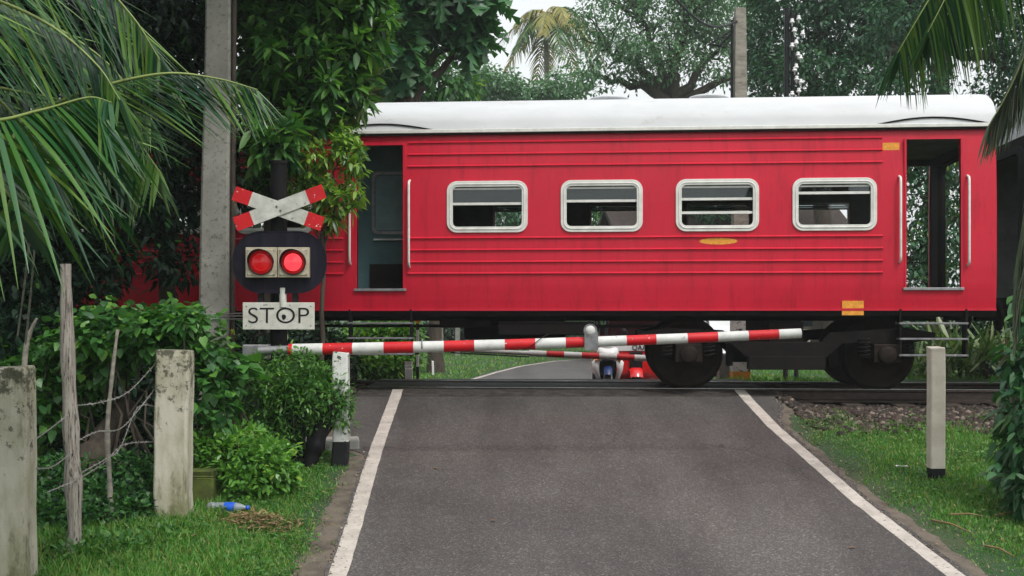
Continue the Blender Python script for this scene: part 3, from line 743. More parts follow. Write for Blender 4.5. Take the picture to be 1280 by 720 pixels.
# ================================================================== train
COS, SIN = math.cos(-TRK), math.sin(-TRK)
def U(px):
    d = px - 640.0; return d * 15.4 / (F * COS + d * SIN)
def ZT(px, py):     # height of a point on the coach side seen at a pixel
    Y = 15.4 - U(px) * SIN; return EYE - (py - HZ) / F * Y
def side_v(z): return .035 * max(0, (1.55 - z) / .5) ** 2 + .05 * max(0, (z - 2.3)) ** 1.6 / 1.0
def coach_wall(mb, us, zs, holes, v0, sgn, th=.055, mi_out=0, mi_in=1):
    """wall skin with real openings; v = v0 + sgn*curve"""
    def inhole(a, b, c, d):
        return any(a >= h[0] - 1e-5 and b <= h[1] + 1e-5 and c >= h[2] - 1e-5 and d <= h[3] + 1e-5 for h in holes)
    def vo(z): return v0 + sgn * side_v(z)
    def vi(z): return v0 + sgn * (th + side_v(z))
    solid = {}
    for i in range(len(us) - 1):
        for j in range(len(zs) - 1): solid[i, j] = not inhole(us[i], us[i + 1], zs[j], zs[j + 1])
    for (i, j), s in solid.items():
        if not s: continue
        a, b, c, d = us[i], us[i + 1], zs[j], zs[j + 1]
        mb.add([(a, vo(c), c), (b, vo(c), c), (b, vo(d), d), (a, vo(d), d)], [(0, 1, 2, 3)], mi_out, False)
        mb.add([(a, vi(c), c), (b, vi(c), c), (b, vi(d), d), (a, vi(d), d)], [(3, 2, 1, 0)], mi_in, False)
        for di, dj, q in ((-1, 0, ((a, c), (a, d))), (1, 0, ((b, c), (b, d))), (0, -1, ((a, c), (b, c))), (0, 1, ((a, d), (b, d)))):
            if not solid.get((i + di, j + dj), False):
                (u1, z1), (u2, z2) = q
                mb.add([(u1, vo(z1), z1), (u2, vo(z2), z2), (u2, vi(z2), z2), (u1, vi(z1), z1)], [(0, 1, 2, 3)], mi_out)
ROOF = .565
def build_coach():
    W_ = 2.9
    u_end = U(1246); u_beg = u_end - 18.2
    root = empty('railway_coach', (0, 15.4, 0), TRK, 'red railway coach with white roof and open doorways passing behind the barrier', 'railway coach', 'coaches of the passing train')
    zb = ZT(640, 386.5); ze = ZT(640, 165.5)
    wz0, wz1 = ZT(752, 290), ZT(752, 225)
    dz0, dz1 = ZT(475, 361), ZT(475, 181)
    wc = [U(609), U(752), U(896.5), U(1043)]
    sp = (wc[3] - wc[0]) / 3
    ldoor = U(475); rdoor = U(1167)
    lw = [ldoor - (wc[0] - ldoor) - sp * k for k in range(5)]
    allw = wc + lw
    ww = 1.04; wh = wz1 - wz0
    doors = [(ldoor, .60), (rdoor, .66), (lw[-1] - (rdoor - wc[3]), .66)]
    holes = [(c - ww / 2 + .045, c + ww / 2 - .045, wz0 + .045, wz1 - .045) for c in allw] + [(c - d / 2, c + d / 2, dz0, dz1) for c, d in doors]
    us = sorted(set([u_beg, u_end] + [h[i] for h in holes for i in (0, 1)]))
    zs = sorted(set([zb, ze] + [h[i] for h in holes for i in (2, 3)] + [zb + .12, 1.35, 1.55, 1.75, 2.2, 2.4, 2.9, 3.1]))
    zs = [z for k, z in enumerate(zs) if k == 0 or z - zs[k - 1] > 1e-4]
    mb = MB(); coach_wall(mb, us, zs, holes, 0, 1)
    # pressed beads along the panels
    beads = [ZT(640, y) for y in (176, 191, 206, 296.5, 311.5, 326.5, 341)]
    segs = [(ldoor + .36, rdoor - .62), (lw[-1] - .7, ldoor - .48)]
    for z in beads:
        v = side_v(z)
        for a, b in segs:
            mb.add([(a, v + .002, z - .020), (b, v + .002, z - .020), (b, v - .020, z - .012), (a, v - .020, z - .012), (b, v - .020, z - .006), (a, v - .020, z - .006), (b, v + .002, z + .012), (a, v + .002, z + .012)],
                   [(0, 1, 2, 3), (3, 2, 4, 5), (5, 4, 6, 7)], 0, False)
    # sill bead under the body
    mb.b2(u_beg, u_end, .012, .03, zb - .02, zb + .01, 0)
    mb.build('side_wall', ['red', 'cabin'], root, fix=False)
    fdoors = [(c + (.42 if k == 1 else 0), .54 if k == 1 else d) for k, (c, d) in enumerate(doors)]
    farw = [c + .28 for c in allw if not any(abs(c + .28 - d) < .85 for d, _ in fdoors)]
    holes2 = [(c - ww / 2 + .045, c + ww / 2 - .045, wz0 + .045, wz1 - .045) for c in farw] + [(c - d / 2, c + d / 2, dz0, dz1) for c, d in fdoors]
    us2 = sorted(set([u_beg, u_end] + [h[i] for h in holes2 for i in (0, 1)]))
    m2 = MB(); coach_wall(m2, us2, zs, holes2, W_, -1); m2.build('side_wall', ['red', 'cabin'], root, fix=False)
    # end walls with gangway opening
    for u in (u_beg, u_end):
        e = MB(); s = 1 if u == u_beg else -1
        e.b2(u, u + s * .06, .06, .95, zb, ze); e.b2(u, u + s * .06, 2.45, 2.84, zb, ze); e.b2(u, u + s * .06, .95, 2.45, 3.12, ze + .01)
        e.build('end_wall', 'under', root)
        g = MB(); g.ring(rrect(1.7, 2.15, 1.7, 2.1, .15), rrect(1.7, 2.15, 1.5, 1.9, .12), 0, .05)
        # rotate ring plane XZ -> YZ
        g.v = [(u - s * .05 + s * y, x, z) for x, y, z in g.v]
        g.build('gangway', 'canvas', root)
    # roof: arched shell
    n = 18; r = MB(); vs = []; zc = ze + .012
    for u in (u_beg - .01, u_end + .01):
        for i in range(n + 1):
            t = i / n * math.pi; c = math.cos(t); s_ = math.sin(t)
            v = 1.45 - 1.42 * math.copysign(abs(c) ** .78, c); z = zc + ROOF * s_ ** .80
            vs.append((u, v, z))
    r.add(vs, [(i, i + 1, n + 2 + i, n + 1 + i) for i in range(n)], 0, True)
    r.add([vs[i] for i in range(n + 1)], [tuple(range(n + 1))[::-1]], 0); r.add([vs[n + 1 + i] for i in range(n + 1)], [tuple(range(n + 1))], 0)
    r.build('roof', 'roofwhite', root, fix=False)
    g = MB(); 
    for v in (-.012, W_ - .02): g.b2(u_beg - .01, u_end + .01, v, v + .032, ze + .003, ze + .05)
    g.build('gutter', 'framewhite', root, bevel=.006)
    d = MB()
    for v in (.0, W_ - .03): d.b2(u_beg, u_end, v, v + .03, ze - .022, ze + .001)
    d.build('roof_seam', 'under', root)
    # curved drip strips over the doors, on the roof shoulder
    for c, dw in doors[:2]:
        a = MB(); pts = []
        for i in range(13):
            t = i / 12; u = c - .75 + 1.5 * t; h = .02 + .10 * math.sin(math.pi * t)
            z = zc + h; s_ = ((z - zc) / ROOF) ** (1 / .80); v = 1.45 - 1.42 * (math.sqrt(1 - s_ * s_)) ** .78
            pts.append((u, v - .005, z))
        a.tube(pts, .011, 6); a.build('drip_strip', 'under', root)
    # torpedo roof vents
    for u in (U(762), U(898)):
        v = MB(); v.lathe([(.01, .115), (.22, .11), (.27, .095), (.28, .07), (.20, .06), (.15, .02), (.15, -.05)], (0, 0, 0), n=20)
        o = v.build('roof_vent', 'roofwhite', root); o.location = (u, 1.45, zc + ROOF)
    # floor, ceiling, partitions
    f = MB(); f.b2(u_beg + .06, u_end - .06, .12, 2.78, zb + .02, zb + .09); f.build('floor', 'under', root)
    f = MB(); f.b2(u_beg + .06, u_end - .06, .15, 2.75, ze - .05, ze - .03); f.build('ceiling', 'cabin', root)
    p = MB(); p.b2(ldoor - .8, ldoor + .34, .85, .89, zb + .09, ze - .05); p.b2(ldoor + .30, ldoor + .34, .89, 2.75, zb + .09, ze - .05)
    p.build('partition', 'teal', root)
    p = MB(); p.ring(rrect(ldoor - .02, zb + 1.45, .50, .85, .08), rrect(ldoor - .02, zb + 1.45, .42, .77, .06), .82, .848); q = p.build('inner_door', 'steel', root)
    p = MB(); p.b2(ldoor - .22, ldoor + .18, .835, .845, zb + 1.08, zb + 1.82); p.build('frosted_pane', 'frost', q)
    p = MB(); p.b2(ldoor - .30, ldoor + .26, .825, .846, zb + .09, zb + .62); p.build('dark_foot_panel', 'under', q)  # dark panel added to darken the lower part of the doorway
    p = MB(); p.tube([(ldoor - .24, .80, zb + .95), (ldoor + .20, .80, zb + .95)], .014, 8); p.build('handle', 'framewhite', q)
    p = MB(); p.b2(rdoor - .46, rdoor - .42, .1, .95, zb + .09, ze - .05)
    p.build('partition', 'cabin', root)
    # windows
    oi = rrect(0, 0, ww - .15, wh - .15, .06); oo = rrect(0, 0, ww, wh, .13)
    zc_ = (wz0 + wz1) / 2; v = side_v(zc_)
    bars = {0: (.56,), 1: (.60,), 2: (.62, .36), 3: (.72,)}
    first = None
    for s, vv in ((-1, 0), (1, W_)):
        for k, c in enumerate(allw if s < 0 else farw):
            wr = MB(); y0, y1 = (-.022, .03)
            wr.ring(oo, oi, y0, y1); wr.ring(rrect(0, 0, ww - .07, wh - .07, .10), rrect(0, 0, ww - .10, wh - .10, .09), y0 - .008, y0 + .004)
            # rubber seal
            o = wr.build('window', 'framewhite', root, bevel=.005)
            o.location = (c, v if s < 0 else W_ - v, zc_)
            if s > 0: o.rotation_euler = (0, 0, math.pi)
            b = MB()
            for h in bars.get(k, (.55,)) if s < 0 else (.80,):
                z = -wh / 2 + h * wh; b.b2(-ww / 2 + .06, ww / 2 - .06, .004, .022, z - .016, z + .016)
            z = wh / 2 - .10; b.b2(-ww / 2 + .06, ww / 2 - .06, .005, .024, z - .010, z + .010)
            sb = b.build('sash_bar', 'framewhite', o)
            h = bars.get(k, (.55,))[0] if s < 0 else .80
            gsh = MB(); gsh.b2(-ww / 2 + .06, ww / 2 - .06, .028, .032, -wh / 2 + h * wh, wh / 2 - .06); gsh.build('pane', 'glass', o)
    # door sills, handrails, steps
    for c, dw in doors:
        s = MB(); s.b2(c - dw / 2 - .04, c + dw / 2 + .04, -.018, .09, dz0 - .03, dz0 + .003); s.build('door_sill', 'steel', root, bevel=.004)
        for sx in (-1, 1):
            u = c + sx * (dw / 2 + .085); z0 = ZT(640, 334 if sx > 0 else 330); z1 = ZT(640, 224)
            h = MB(); h.tube([(u, .02, z0), (u, -.055, z0 + .03), (u, -.065, z0 + .08), (u, -.065, z1 - .08), (u, -.055, z1 - .03), (u, .03, z1)], .016, 8); h.build('handrail', 'framewhite', root)
            j = MB(); j.b2(c + sx * dw / 2, c + sx * (dw / 2 + .025), -.006, .06, dz0, dz1); j.build('door_jamb', 'red', root)
        for z in (ZT(640, 404), ZT(640, 423), ZT(640, 443)):
            st = MB(); st.b2(c - .42, c + .42, -.02, .20, z - .012, z + .012, 0)
            st.build('step', 'darksteel', root, bevel=.004)
        for sx in (-1, 1):
            st = MB(); st.b2(c + sx * .40 - .012, c + sx * .40 + .012, .0, .16, ZT(640, 446), zb); st.build('step_hanger', 'under', root)
    # painted marks
    mk = MB(); z0, z1 = ZT(1114, 195), ZT(1114, 178); mk.b2(U(1104), U(1125), side_v(z1) - .006, side_v(z1) + .02, z0, z1); mk.build('marker_plate', 'yellow', root)
    mk = MB(); mk.b2(U(1053), U(1080), .016, .05, ZT(1066, 394), ZT(1066, 376)); mk.build('marker_plate', 'yellow', root)
    zc2 = ZT(898, 301.5); mk = MB(); mk.add([(U(898) + .24 * math.cos(a), side_v(zc2) - .004 + .002, zc2 + .042 * math.sin(a)) for a in np.linspace(0, 6.283, 33)[:-1]] , [tuple(range(32))])
    mk.add([(U(898) + .24 * math.cos(a), side_v(zc2) + .003, zc2 + .042 * math.sin(a)) for a in np.linspace(0, 6.283, 33)[:-1]], [tuple(range(32))])
    mk.add([(U(898) + .24 * math.cos(a), side_v(zc2) - .002 + .005 * q, zc2 + .042 * math.sin(a)) for q in (0, 1) for a in np.linspace(0, 6.283, 33)[:-1]], [(i, (i + 1) % 32, 32 + (i + 1) % 32, 32 + i) for i in range(32)])
    mk.build('crest', 'yellow', root)
    # underframe: solebar, cross members, boxes
    s = MB(); s.b2(u_beg, u_end, .06, .14, zb - .085, zb + .01); s.b2(u_beg, u_end, W_ - .14, W_ - .06, zb - .16, zb + .01)
    for k in range(24): u = u_beg + .3 + k * (u_end - u_beg - .6) / 23; s.b2(u - .05, u + .05, .14, W_ - .14, zb - .09, zb)
    s.b2(u_beg, u_end, 1.3, 1.6, zb - .10, zb - .01)
    s.build('underframe', 'under', root)
    bx = MB(); bx.b2(U(622), U(742), .10, .85, ZT(640, 419), zb - .16); bx.b2(U(622), U(742), .09, .86, ZT(640, 405), ZT(640, 402)); bx.build('battery_box', 'under', root, bevel=.015)
    bx = MB(); bx.b2(U(545), U(612), .3, 1.4, ZT(640, 410), zb - .13); bx.build('equipment_box', 'under', root, bevel=.02)
    bx = MB(); bx.tube([(U(560), 1.9, .78), (U(700), 1.9, .78)], .17, 16); bx.build('air_tank', 'under', root)
    for v in (.35, 1.1): 
        bx = MB(); bx.tube([(u_beg + 3, v, zb - .22), (u_end - 4.2, v, zb - .22)], .02, 6); bx.build('brake_pipe', 'under', root)
    # bogies
    def wheelset(u, par):
        w_ = MB()
        w_.tube([(u, .2, .46), (u, 2.7, .46)], .075, 12)
        for v, sg in ((.61, 1), (2.29, -1)):
            w_.lathe([(.08, -.10 * sg), (.13, -.09 * sg), (.15, -.03 * sg), (.36, -.015 * sg), (.385, -.06 * sg), (.455, -.06 * sg), (.46, .03 * sg), (.465, .045 * sg), (.487, .05 * sg), (.487, .07 * sg), (.39, .07 * sg), (.36, .03 * sg), (.12, .05 * sg), (.08, .09 * sg)], (u, v, .46), 'Y', 40)
        return w_
    def bogie(uc):
        bo = MB(); h = 1.235
        for v in (.20, 2.70):
            bo.prism([(uc - 1.85, .66), (uc - 1.85, .74), (uc - 1.5, .80), (uc - .55, .74), (uc - .45, .62), (uc + .45, .62), (uc + .55, .74), (uc + 1.5, .80), (uc + 1.85, .74), (uc + 1.85, .66), (uc + 1.45, .60), (uc + .7, .60), (uc + .5, .42), (uc - .5, .42), (uc - .7, .60), (uc - 1.45, .60)], v - .06, v + .06)
            bo.b2(uc - .48, uc + .48, v - .12, v + .10, .27, .44)
        bo.b2(uc - .22, uc + .22, .2, 2.7, .55, .88); bo.b2(uc - 1.82, uc - 1.74, .2, 2.7, .64, .74); bo.b2(uc + 1.74, uc + 1.82, .2, 2.7, .64, .74)
        b = bo.build('bogie', 'under', root, bevel=.01)
        for sx in (-1, 1):
            wheelset(uc + sx * h, b).build('wheelset', 'wheelrust', b)
            for v in (.11, 2.79):
                a = MB(); a.b2(uc + sx * h - .17, uc + sx * h + .17, v - .07, v + .07, .36, .60); a.lathe([(.001, -.13), (.10, -.12), (.12, -.09), (.12, .02)], (uc + sx * h, v, .46), 'Y', 20)
                a.build('axle_box', 'wheelrust', b, bevel=.015)
                for q in (-.27, .27):
                    sp_ = MB(); pts = [(uc + sx * h + q + .065 * math.cos(t), v + .02 + .065 * math.sin(t), .42 + .25 * t / 31.4) for t in np.linspace(0, 31.4, 60)]
                    sp_.tube(pts, .013, 5); sp_.build('coil_spring', 'under', b)
            br = MB(); br.b2(uc + sx * (h - .60), uc + sx * (h - .53), .5, .72, .30, .62); br.build('brake_shoe', 'wheelrust', b)
        return b
    bogie(U(985)); bogie(u_beg + (u_end - U(985)))
    for v in (.75, 2.15):
        bf = MB(); bf.tube([(u_end - .05, v, zb - .08), (u_end + .22, v, zb - .08)], .07, 12); bf.lathe([(.001, .30), (.16, .29), (.2, .26), (.2, .24), (.05, .22)], (u_end, v, zb - .08), 'X', 20)
        bf.build('buffer', 'under', root)
    # seats
    sm = None
    for k in range(22):
        u = u_beg + 1.2 + k * .78
        if abs(u - ldoor) < .7 or u > rdoor - .9 or u < doors[2][0] + .7: continue
        for v in (.62, 2.28):
            if sm is None:
                q = MB(); q.b2(-.22, .22, -.48, .48, .38, .48); q.prism([(.18, .42), (.24, .94), (.30, .94), (.26, .42)], -.48, .48); q.b2(-.15, .15, -.4, .4, 0, .38)
                o = q.build('seat', 'seat', root, bevel=.02); sm = o
            else: o = sm.copy(); COL.objects.link(o); o.parent = root
            o.location = (u, v, zb + .09)
    return root, u_beg, u_end

# ================================================================== barriers, signal, poles, posts
def text_mesh(s, size, depth=.004, bold=.0):
    c = bpy.data.curves.new('lettering', 'FONT'); c.body = s; c.size = size; c.extrude = depth; c.offset = bold
    c.align_x = 'CENTER'; c.align_y = 'CENTER'
    o = bpy.data.objects.new('lettering', c); COL.objects.link(o)
    dg = bpy.context.evaluated_depsgraph_get(); me = bpy.data.meshes.new_from_object(o.evaluated_get(dg))
    bpy.data.objects.remove(o); me.transform(Matrix.Rotation(R(90), 4, 'X')); return me
def text_obj(s, size, mat, parent, loc, bold=.0, sx=1.0, rot=None, name='lettering'):
    me = text_mesh(s, size, .002, bold); me.materials.clear(); me.materials.append(M[mat])
    o = bpy.data.objects.new(name, me); COL.objects.link(o); o.parent = parent; o.location = loc; o.scale = (sx, 1, 1)
    if rot: o.rotation_euler = rot
    return o
def post(name, label, px, py_top, py_bot, wpx, Y=None, mats=('concrete',), black=None, depth=None, cat='post', group=None, lean=(0, 0), bevel=.012, chip=True, seed=1, taper=1.0):
    """square post: optional second material up to height black (metres)"""
    if Y is None: g = gp(px, py_bot); Y = g.y
    g = onground(px, Y); h = at(px, py_top, Y).z - g.z; wd = wpx / F * Y; dp = depth or wd
    rg = np.random.default_rng(seed); mb = MB()
    lv = [-.25, 0] + ([black] if black else []) + list(np.linspace((black or 0) + .2, h - .05, 5)) + [h]
    vs = []; fs = []; mi = []
    for k, z in enumerate(lv):
        s = 1 - (1 - taper) * max(0, z) / h; jx, jy = (rg.normal() * .004, rg.normal() * .004)
        ox, oy = lean[0] * z + jx, lean[1] * z + jy
        cc = .14
        for a, b in ((-1, -1 + cc), (-1 + cc, -1), (1 - cc, -1), (1, -1 + cc), (1, 1 - cc), (1 - cc, 1), (-1 + cc, 1), (-1, 1 - cc)):
            zz = z + (rg.normal() * .010 if k == len(lv) - 1 else 0)
            vs.append((ox + a * wd / 2 * s, oy + b * dp / 2 * s, zz))
    for k in range(len(lv) - 1):
        m = 1 if (black and lv[k + 1] <= black + 1e-6) else 0
        for i in range(8): mb.f.append((k * 8 + i, k * 8 + (i + 1) % 8, k * 8 + 8 + (i + 1) % 8, k * 8 + 8 + i)); mb.mi.append(m); mb.sm.append(False)
    mb.v = vs; t = (len(lv) - 1) * 8; mb.f.append(tuple(range(t, t + 8))); mb.mi.append(0); mb.sm.append(False)
    o = mb.build(name, list(mats), loc=(g.x, g.y, g.z), fix=False, bevel=bevel); tag(o, label, cat, group); return o
def boom(root, pts, r0, r1, edges, mats=('bred', 'bwhite'), n=14, first=0):
    """striped pole through pts[0]..pts[1]; edges are fractions where the colour changes"""
    a, b = Vector(pts[0]), Vector(pts[1]); mb = MB()
    es = [0] + list(edges) + [1]
    for k in range(len(es) - 1):
        t0, t1 = es[k], es[k + 1]; m = (k + first) % 2
        sag = lambda t: Vector((0, 0, -.02 * math.sin(math.pi * t)))
        mb.tube([a.lerp(b, t0) + sag(t0), a.lerp(b, (t0 + t1) / 2) + sag((t0 + t1) / 2), a.lerp(b, t1) + sag(t1)], [r0 + (r1 - r0) * t0, r0 + (r1 - r0) * (t0 + t1) / 2, r0 + (r1 - r0) * t1], n, m, cap=(k in (0, len(es) - 2)))
    return mb
def build_barriers():
    Y = 12.0
    p0, p1 = at(361, 437.2, Y), at(1001, 416.5, Y)
    root = empty('level_crossing_barrier', (p0.x - .25, Y, gz(p0.x - .25, Y)), 0, 'long red and white striped barrier arm lowered across the near side of the road', 'barrier')
    o = Vector(root.location)
    ed = [366, 404, 441, 480, 517, 555, 593, 631, 669, 707, 747, 783, 820, 859, 897, 935, 973]
    boom(root, (p0 - o, p1 - o), .060, .049, [(e - 361) / 640 for e in ed]).build('barrier_arm', ['bred', 'bwhite'], root, fix=False)
    # pivot stand, weight (behind the fern shrub)
    mb = MB(); mb.b2(-.13, .13, -.15, .15, -.1, .86); mb.b2(-.17, .17, -.19, .19, -.1, .10); mb.build('pivot_stand', 'steel', root, bevel=.012)
    h = p0.z - o.z
    mb = MB(); mb.tube([(-.05, 0, h - .01), (.26, 0, h)], .045, 10); mb.b2(-.22, .04, .02, .16, h - .10, h + .05); mb.build('counterweight', 'steel', root, bevel=.01)
    # lamp bracket on the arm
    q = at(738.5, 425, Y) - o
    mb = MB(); mb.prism([(q.x - .068, q.z - .10), (q.x + .068, q.z - .10), (q.x + .068, q.z + .085), (q.x + .03, q.z + .06), (q.x - .03, q.z + .06), (q.x - .068, q.z + .085)], q.y - .075, q.y - .062)
    mb.b2(q.x - .05, q.x + .05, q.y - .062, q.y - .03, q.z - .06, q.z + .06)
    br = mb.build('lamp_bracket', 'darksteel', root)
    lp = MB(); c = at(737.5, 413, Y) - o; lp.lathe([(.001, -.02), (.058, -.02), (.066, -.032), (.066, .04), (.05, .07), (.001, .07)], (c.x, c.y - .045, c.z), 'Y', 24); lamp = lp.build('lamp', 'steel', root)
    l2 = MB(); l2.lathe([(.001, -.040), (.028, -.036), (.048, -.026), (.052, -.008)], (c.x, c.y - .047, c.z), 'Y', 24); l2.build('lens', 'bwhite', lamp)
    # wire wound round the arm
    mb = MB(); pts = [at(655 + 30 * t, 431 - 7 * t, Y) - o + Vector((0, -.062 * math.cos(t * 2.6 - 1.3), .05 * math.sin(t * 2.6 - 1.3))) for t in np.linspace(0, 1, 10)]; mb.tube(pts, .004, 5); mb.build('binding_wire', 'black', root)
    mb = MB(); c = at(528, 432, Y) - o; mb.lathe([(.061, -.008), (.0625, -.008), (.0625, .008), (.061, .008)], c, 'X', 20); mb.build('joint_band', 'steel', root)
    # far barrier
    Y2 = 19.95
    a, b = at(557, 437, Y2), at(884, 451, Y2)
    r2 = empty('level_crossing_barrier', (b.x + .3, Y2, gz(b.x + .3, Y2)), 0, 'smaller looking striped barrier arm seen under the train on the far side of the track', 'barrier')
    o = Vector(r2.location)
    ed2 = [661, 683, 705, 727, 749, 771, 793, 815, 837, 859, 881]
    fr = [(e - 557) / 327 for e in ed2]
    mb = MB(); A, B = a - o, b - o
    mb.tube([A, A.lerp(B, fr[0])], [.022, .040], 10, 1)
    for k in range(len(fr)):
        t0 = fr[k]; t1 = fr[k + 1] if k + 1 < len(fr) else 1.0
        mb.tube([A.lerp(B, t0), A.lerp(B, t1)], [.052, .052], 12, 1 if k % 2 == 0 else 0, cap=k == 0)
    mb.build('barrier_arm', ['bred', 'bwhite'], r2, fix=False)
    mb = MB(); mb.tube([A.lerp(B, .02) + Vector((0, -.03, -.045)), A.lerp(B, .32) + Vector((0, -.03, -.06))], .012, 6); mb.build('stay_rod', 'black', r2)
    mb = MB(); mb.b2(-.12, .12, -.14, .14, -.1, B.z + .12); mb.build('pivot_stand', 'steel', r2, bevel=.01)
def build_signal():
    Y = 12.45; sc = F / Y
    g = onground(347, Y); root = empty('crossing_signal', (g.x, Y, g.z), 0, 'level crossing signal with crossed boards, twin red lamps and STOP plate on a black mast', 'railway signal')
    o = Vector(root.location)
    mb = MB(); mb.tube([(0, .06, -.2), (0, .06, 2.95)], .088, 16); mb.tube([(0, .06, 2.95), (0, .06, 2.98)], .10, 16); mb.tube([(0, .06, -.1), (0, .06, .5)], .12, 16); mb.build('mast', 'mast', root)
    def L(px, py, dy=0): p = at(px, py, Y) - o; p.y = dy; return p
    # crossed boards
    for k, (x0, y0, x1, y1) in enumerate(((295, 242.5, 405, 281), (297, 281.5, 407, 240))):
        a, b = L(x0, y0), L(x1, y1); d = (b - a); n = Vector((-d.z, 0, d.x)).normalized() * (9.0 / sc)
        yy = -.095 - k * .014
        mb = MB(); cuts = [0, .185, .815, 1]
        for i in range(3):
            p, q = a + d * cuts[i], a + d * cuts[i + 1]
            mb.prism([((p - n).x, (p - n).z), ((q - n).x, (q - n).z), ((q + n).x, (q + n).z), ((p + n).x, (p + n).z)], yy, yy + .010, 'Y', 0 if i == 1 else 1)
        mb.build('cross_board', ['crosswhite', 'bred'], root)
    mb = MB(); c = L(351, 261.5); mb.b2(c.x - .05, c.x + .05, -.085, .0, c.z - .06, c.z + .06)
    for dx, dz in ((-.02, .02), (.02, -.02)): mb.lathe([(.001, -.118), (.012, -.116), (.012, -.108)], (c.x + dx, 0, c.z + dz), 'Y', 8)
    mb.build('clamp', 'steel', root)
    # stadium backboard
    c = L(352.5, 328.5); wd, ht = 116.5 / sc, 77 / sc
    mb = MB(); mb.prism(rrect(c.x, c.z, wd, ht, ht * .46, 10), -.125, -.112); bb = mb.build('backboard', 'board', root)
    mb = MB(); mb.ring(rrect(c.x, c.z, wd, ht, ht * .46, 10), rrect(c.x, c.z, wd - .02, ht - .02, ht * .45, 10), -.130, -.1251); mb.build('rim', 'board', bb)
    # lamp housings
    for px, m, lab in ((331.5, 'lens_dim', 'dimmer left red lamp'), (371, 'lens_on', 'brightly lit right red lamp')):
        c = L(px, 329); s = 19.6 / sc
        mb = MB(); mb.b2(c.x - s + .003, c.x + s - .003, -.20, -.126, c.z - 18.5 / sc, c.z + 18.5 / sc); mb.b2(c.x - s + .02, c.x + s - .02, -.208, -.2, c.z - 16 / sc, c.z + 16 / sc)
        lamp = mb.build('lamp', 'lampbox', root, bevel=.006); lamp['label'] = lab
        mb = MB(); r = 15.2 / sc
        mb.lathe([(r - .006, -.207), (r + .004, -.209), (r + .006, -.225), (r - .003, -.225), (r - .006, -.215)], (c.x, 0, c.z), 'Y', 32)
        vs = []; fs = []
        for i in range(25):
            a = R(-5 + 190 * i / 24); dp = .035 + .085 * math.sin(R(180 * i / 24))
            for rr in (r + .001, r + .006): vs += [(c.x + rr * math.cos(a), -.21, c.z + rr * math.sin(a)), (c.x + rr * math.cos(a), -.21 - dp, c.z + rr * math.sin(a))]
        for i in range(24):
            q = 4 * i; fs += [(q, q + 4, q + 5, q + 1), (q + 2, q + 3, q + 7, q + 6), (q + 1, q + 5, q + 7, q + 3)]
        mb.add(vs, fs, 0, True); mb.build('visor', 'black', lamp)
        mb = MB(); rr = r - .005; mb.lathe([(.001, -.232), (rr * .25, -.230), (rr * .30, -.226), (rr * .5, -.226), (rr * .55, -.222), (rr * .74, -.220)], (c.x, 0, c.z), 'Y', 32, 0); mb.lathe([(rr * .74, -.220), (rr * .9, -.214), (rr, -.209)], (c.x, 0, c.z), 'Y', 32, 1)
        mb.build('lens', [m, 'lens_rim'], lamp)
        for qx in (-1, 1):
            for qz in (-1, 1): 
                b = MB(); b.lathe([(.001, -.214), (.007, -.213), (.007, -.206)], (c.x + qx * 16 / sc, 0, c.z + qz * 14.8 / sc), 'Y', 6); b.build('screw', 'steel', lamp)
    # bracket and STOP plate
    for px in (328, 371):
        a, b = L(px, 366), L(px, 381); mb = MB(); mb.b2(a.x - .03, a.x + .03, -.10, -.06, b.z, a.z + .08); mb.build('bracket', 'black', root)
    a, b = L(356, 360), L(356, 384); mb = MB(); mb.tube([(a.x, -.10, a.z), (b.x, -.10, b.z)], .038, 10); mb.build('conduit', 'signwhite', root)
    c = L(351, 395); mb = MB(); mb.b2(c.x - 44.5 / sc, c.x + 44.5 / sc, -.118, -.108, c.z - 16.8 / sc, c.z + 16.8 / sc); pl = mb.build('stop_plate', 'signwhite', root, bevel=.004)
    text_obj('STOP', .235, 'black', pl, (c.x - .002, -.1195, c.z - .003), -.0022, 1.14)
    mb = MB(); rg = np.random.default_rng(4); cc = L(357.5, 396)
    mb.prism([(cc.x + (.014 + .010 * rg.random()) * math.cos(t), cc.z + (.022 + .012 * rg.random()) * math.sin(t)) for t in np.linspace(0, 6.28, 12)[:-1]], -.1215, -.1185); mb.build('dent_mark', 'black', pl)
    for qx, qz in ((-40, 12), (40, 12), (-40, -12), (40, -12), (-18, 13.5), (14, 13.5)):
        b = MB(); b.lathe([(.001, -.124), (.006, -.122), (.006, -.117)], (c.x + qx / sc, 0, c.z + qz / sc), 'Y', 6); b.build('rivet', 'rust', pl)
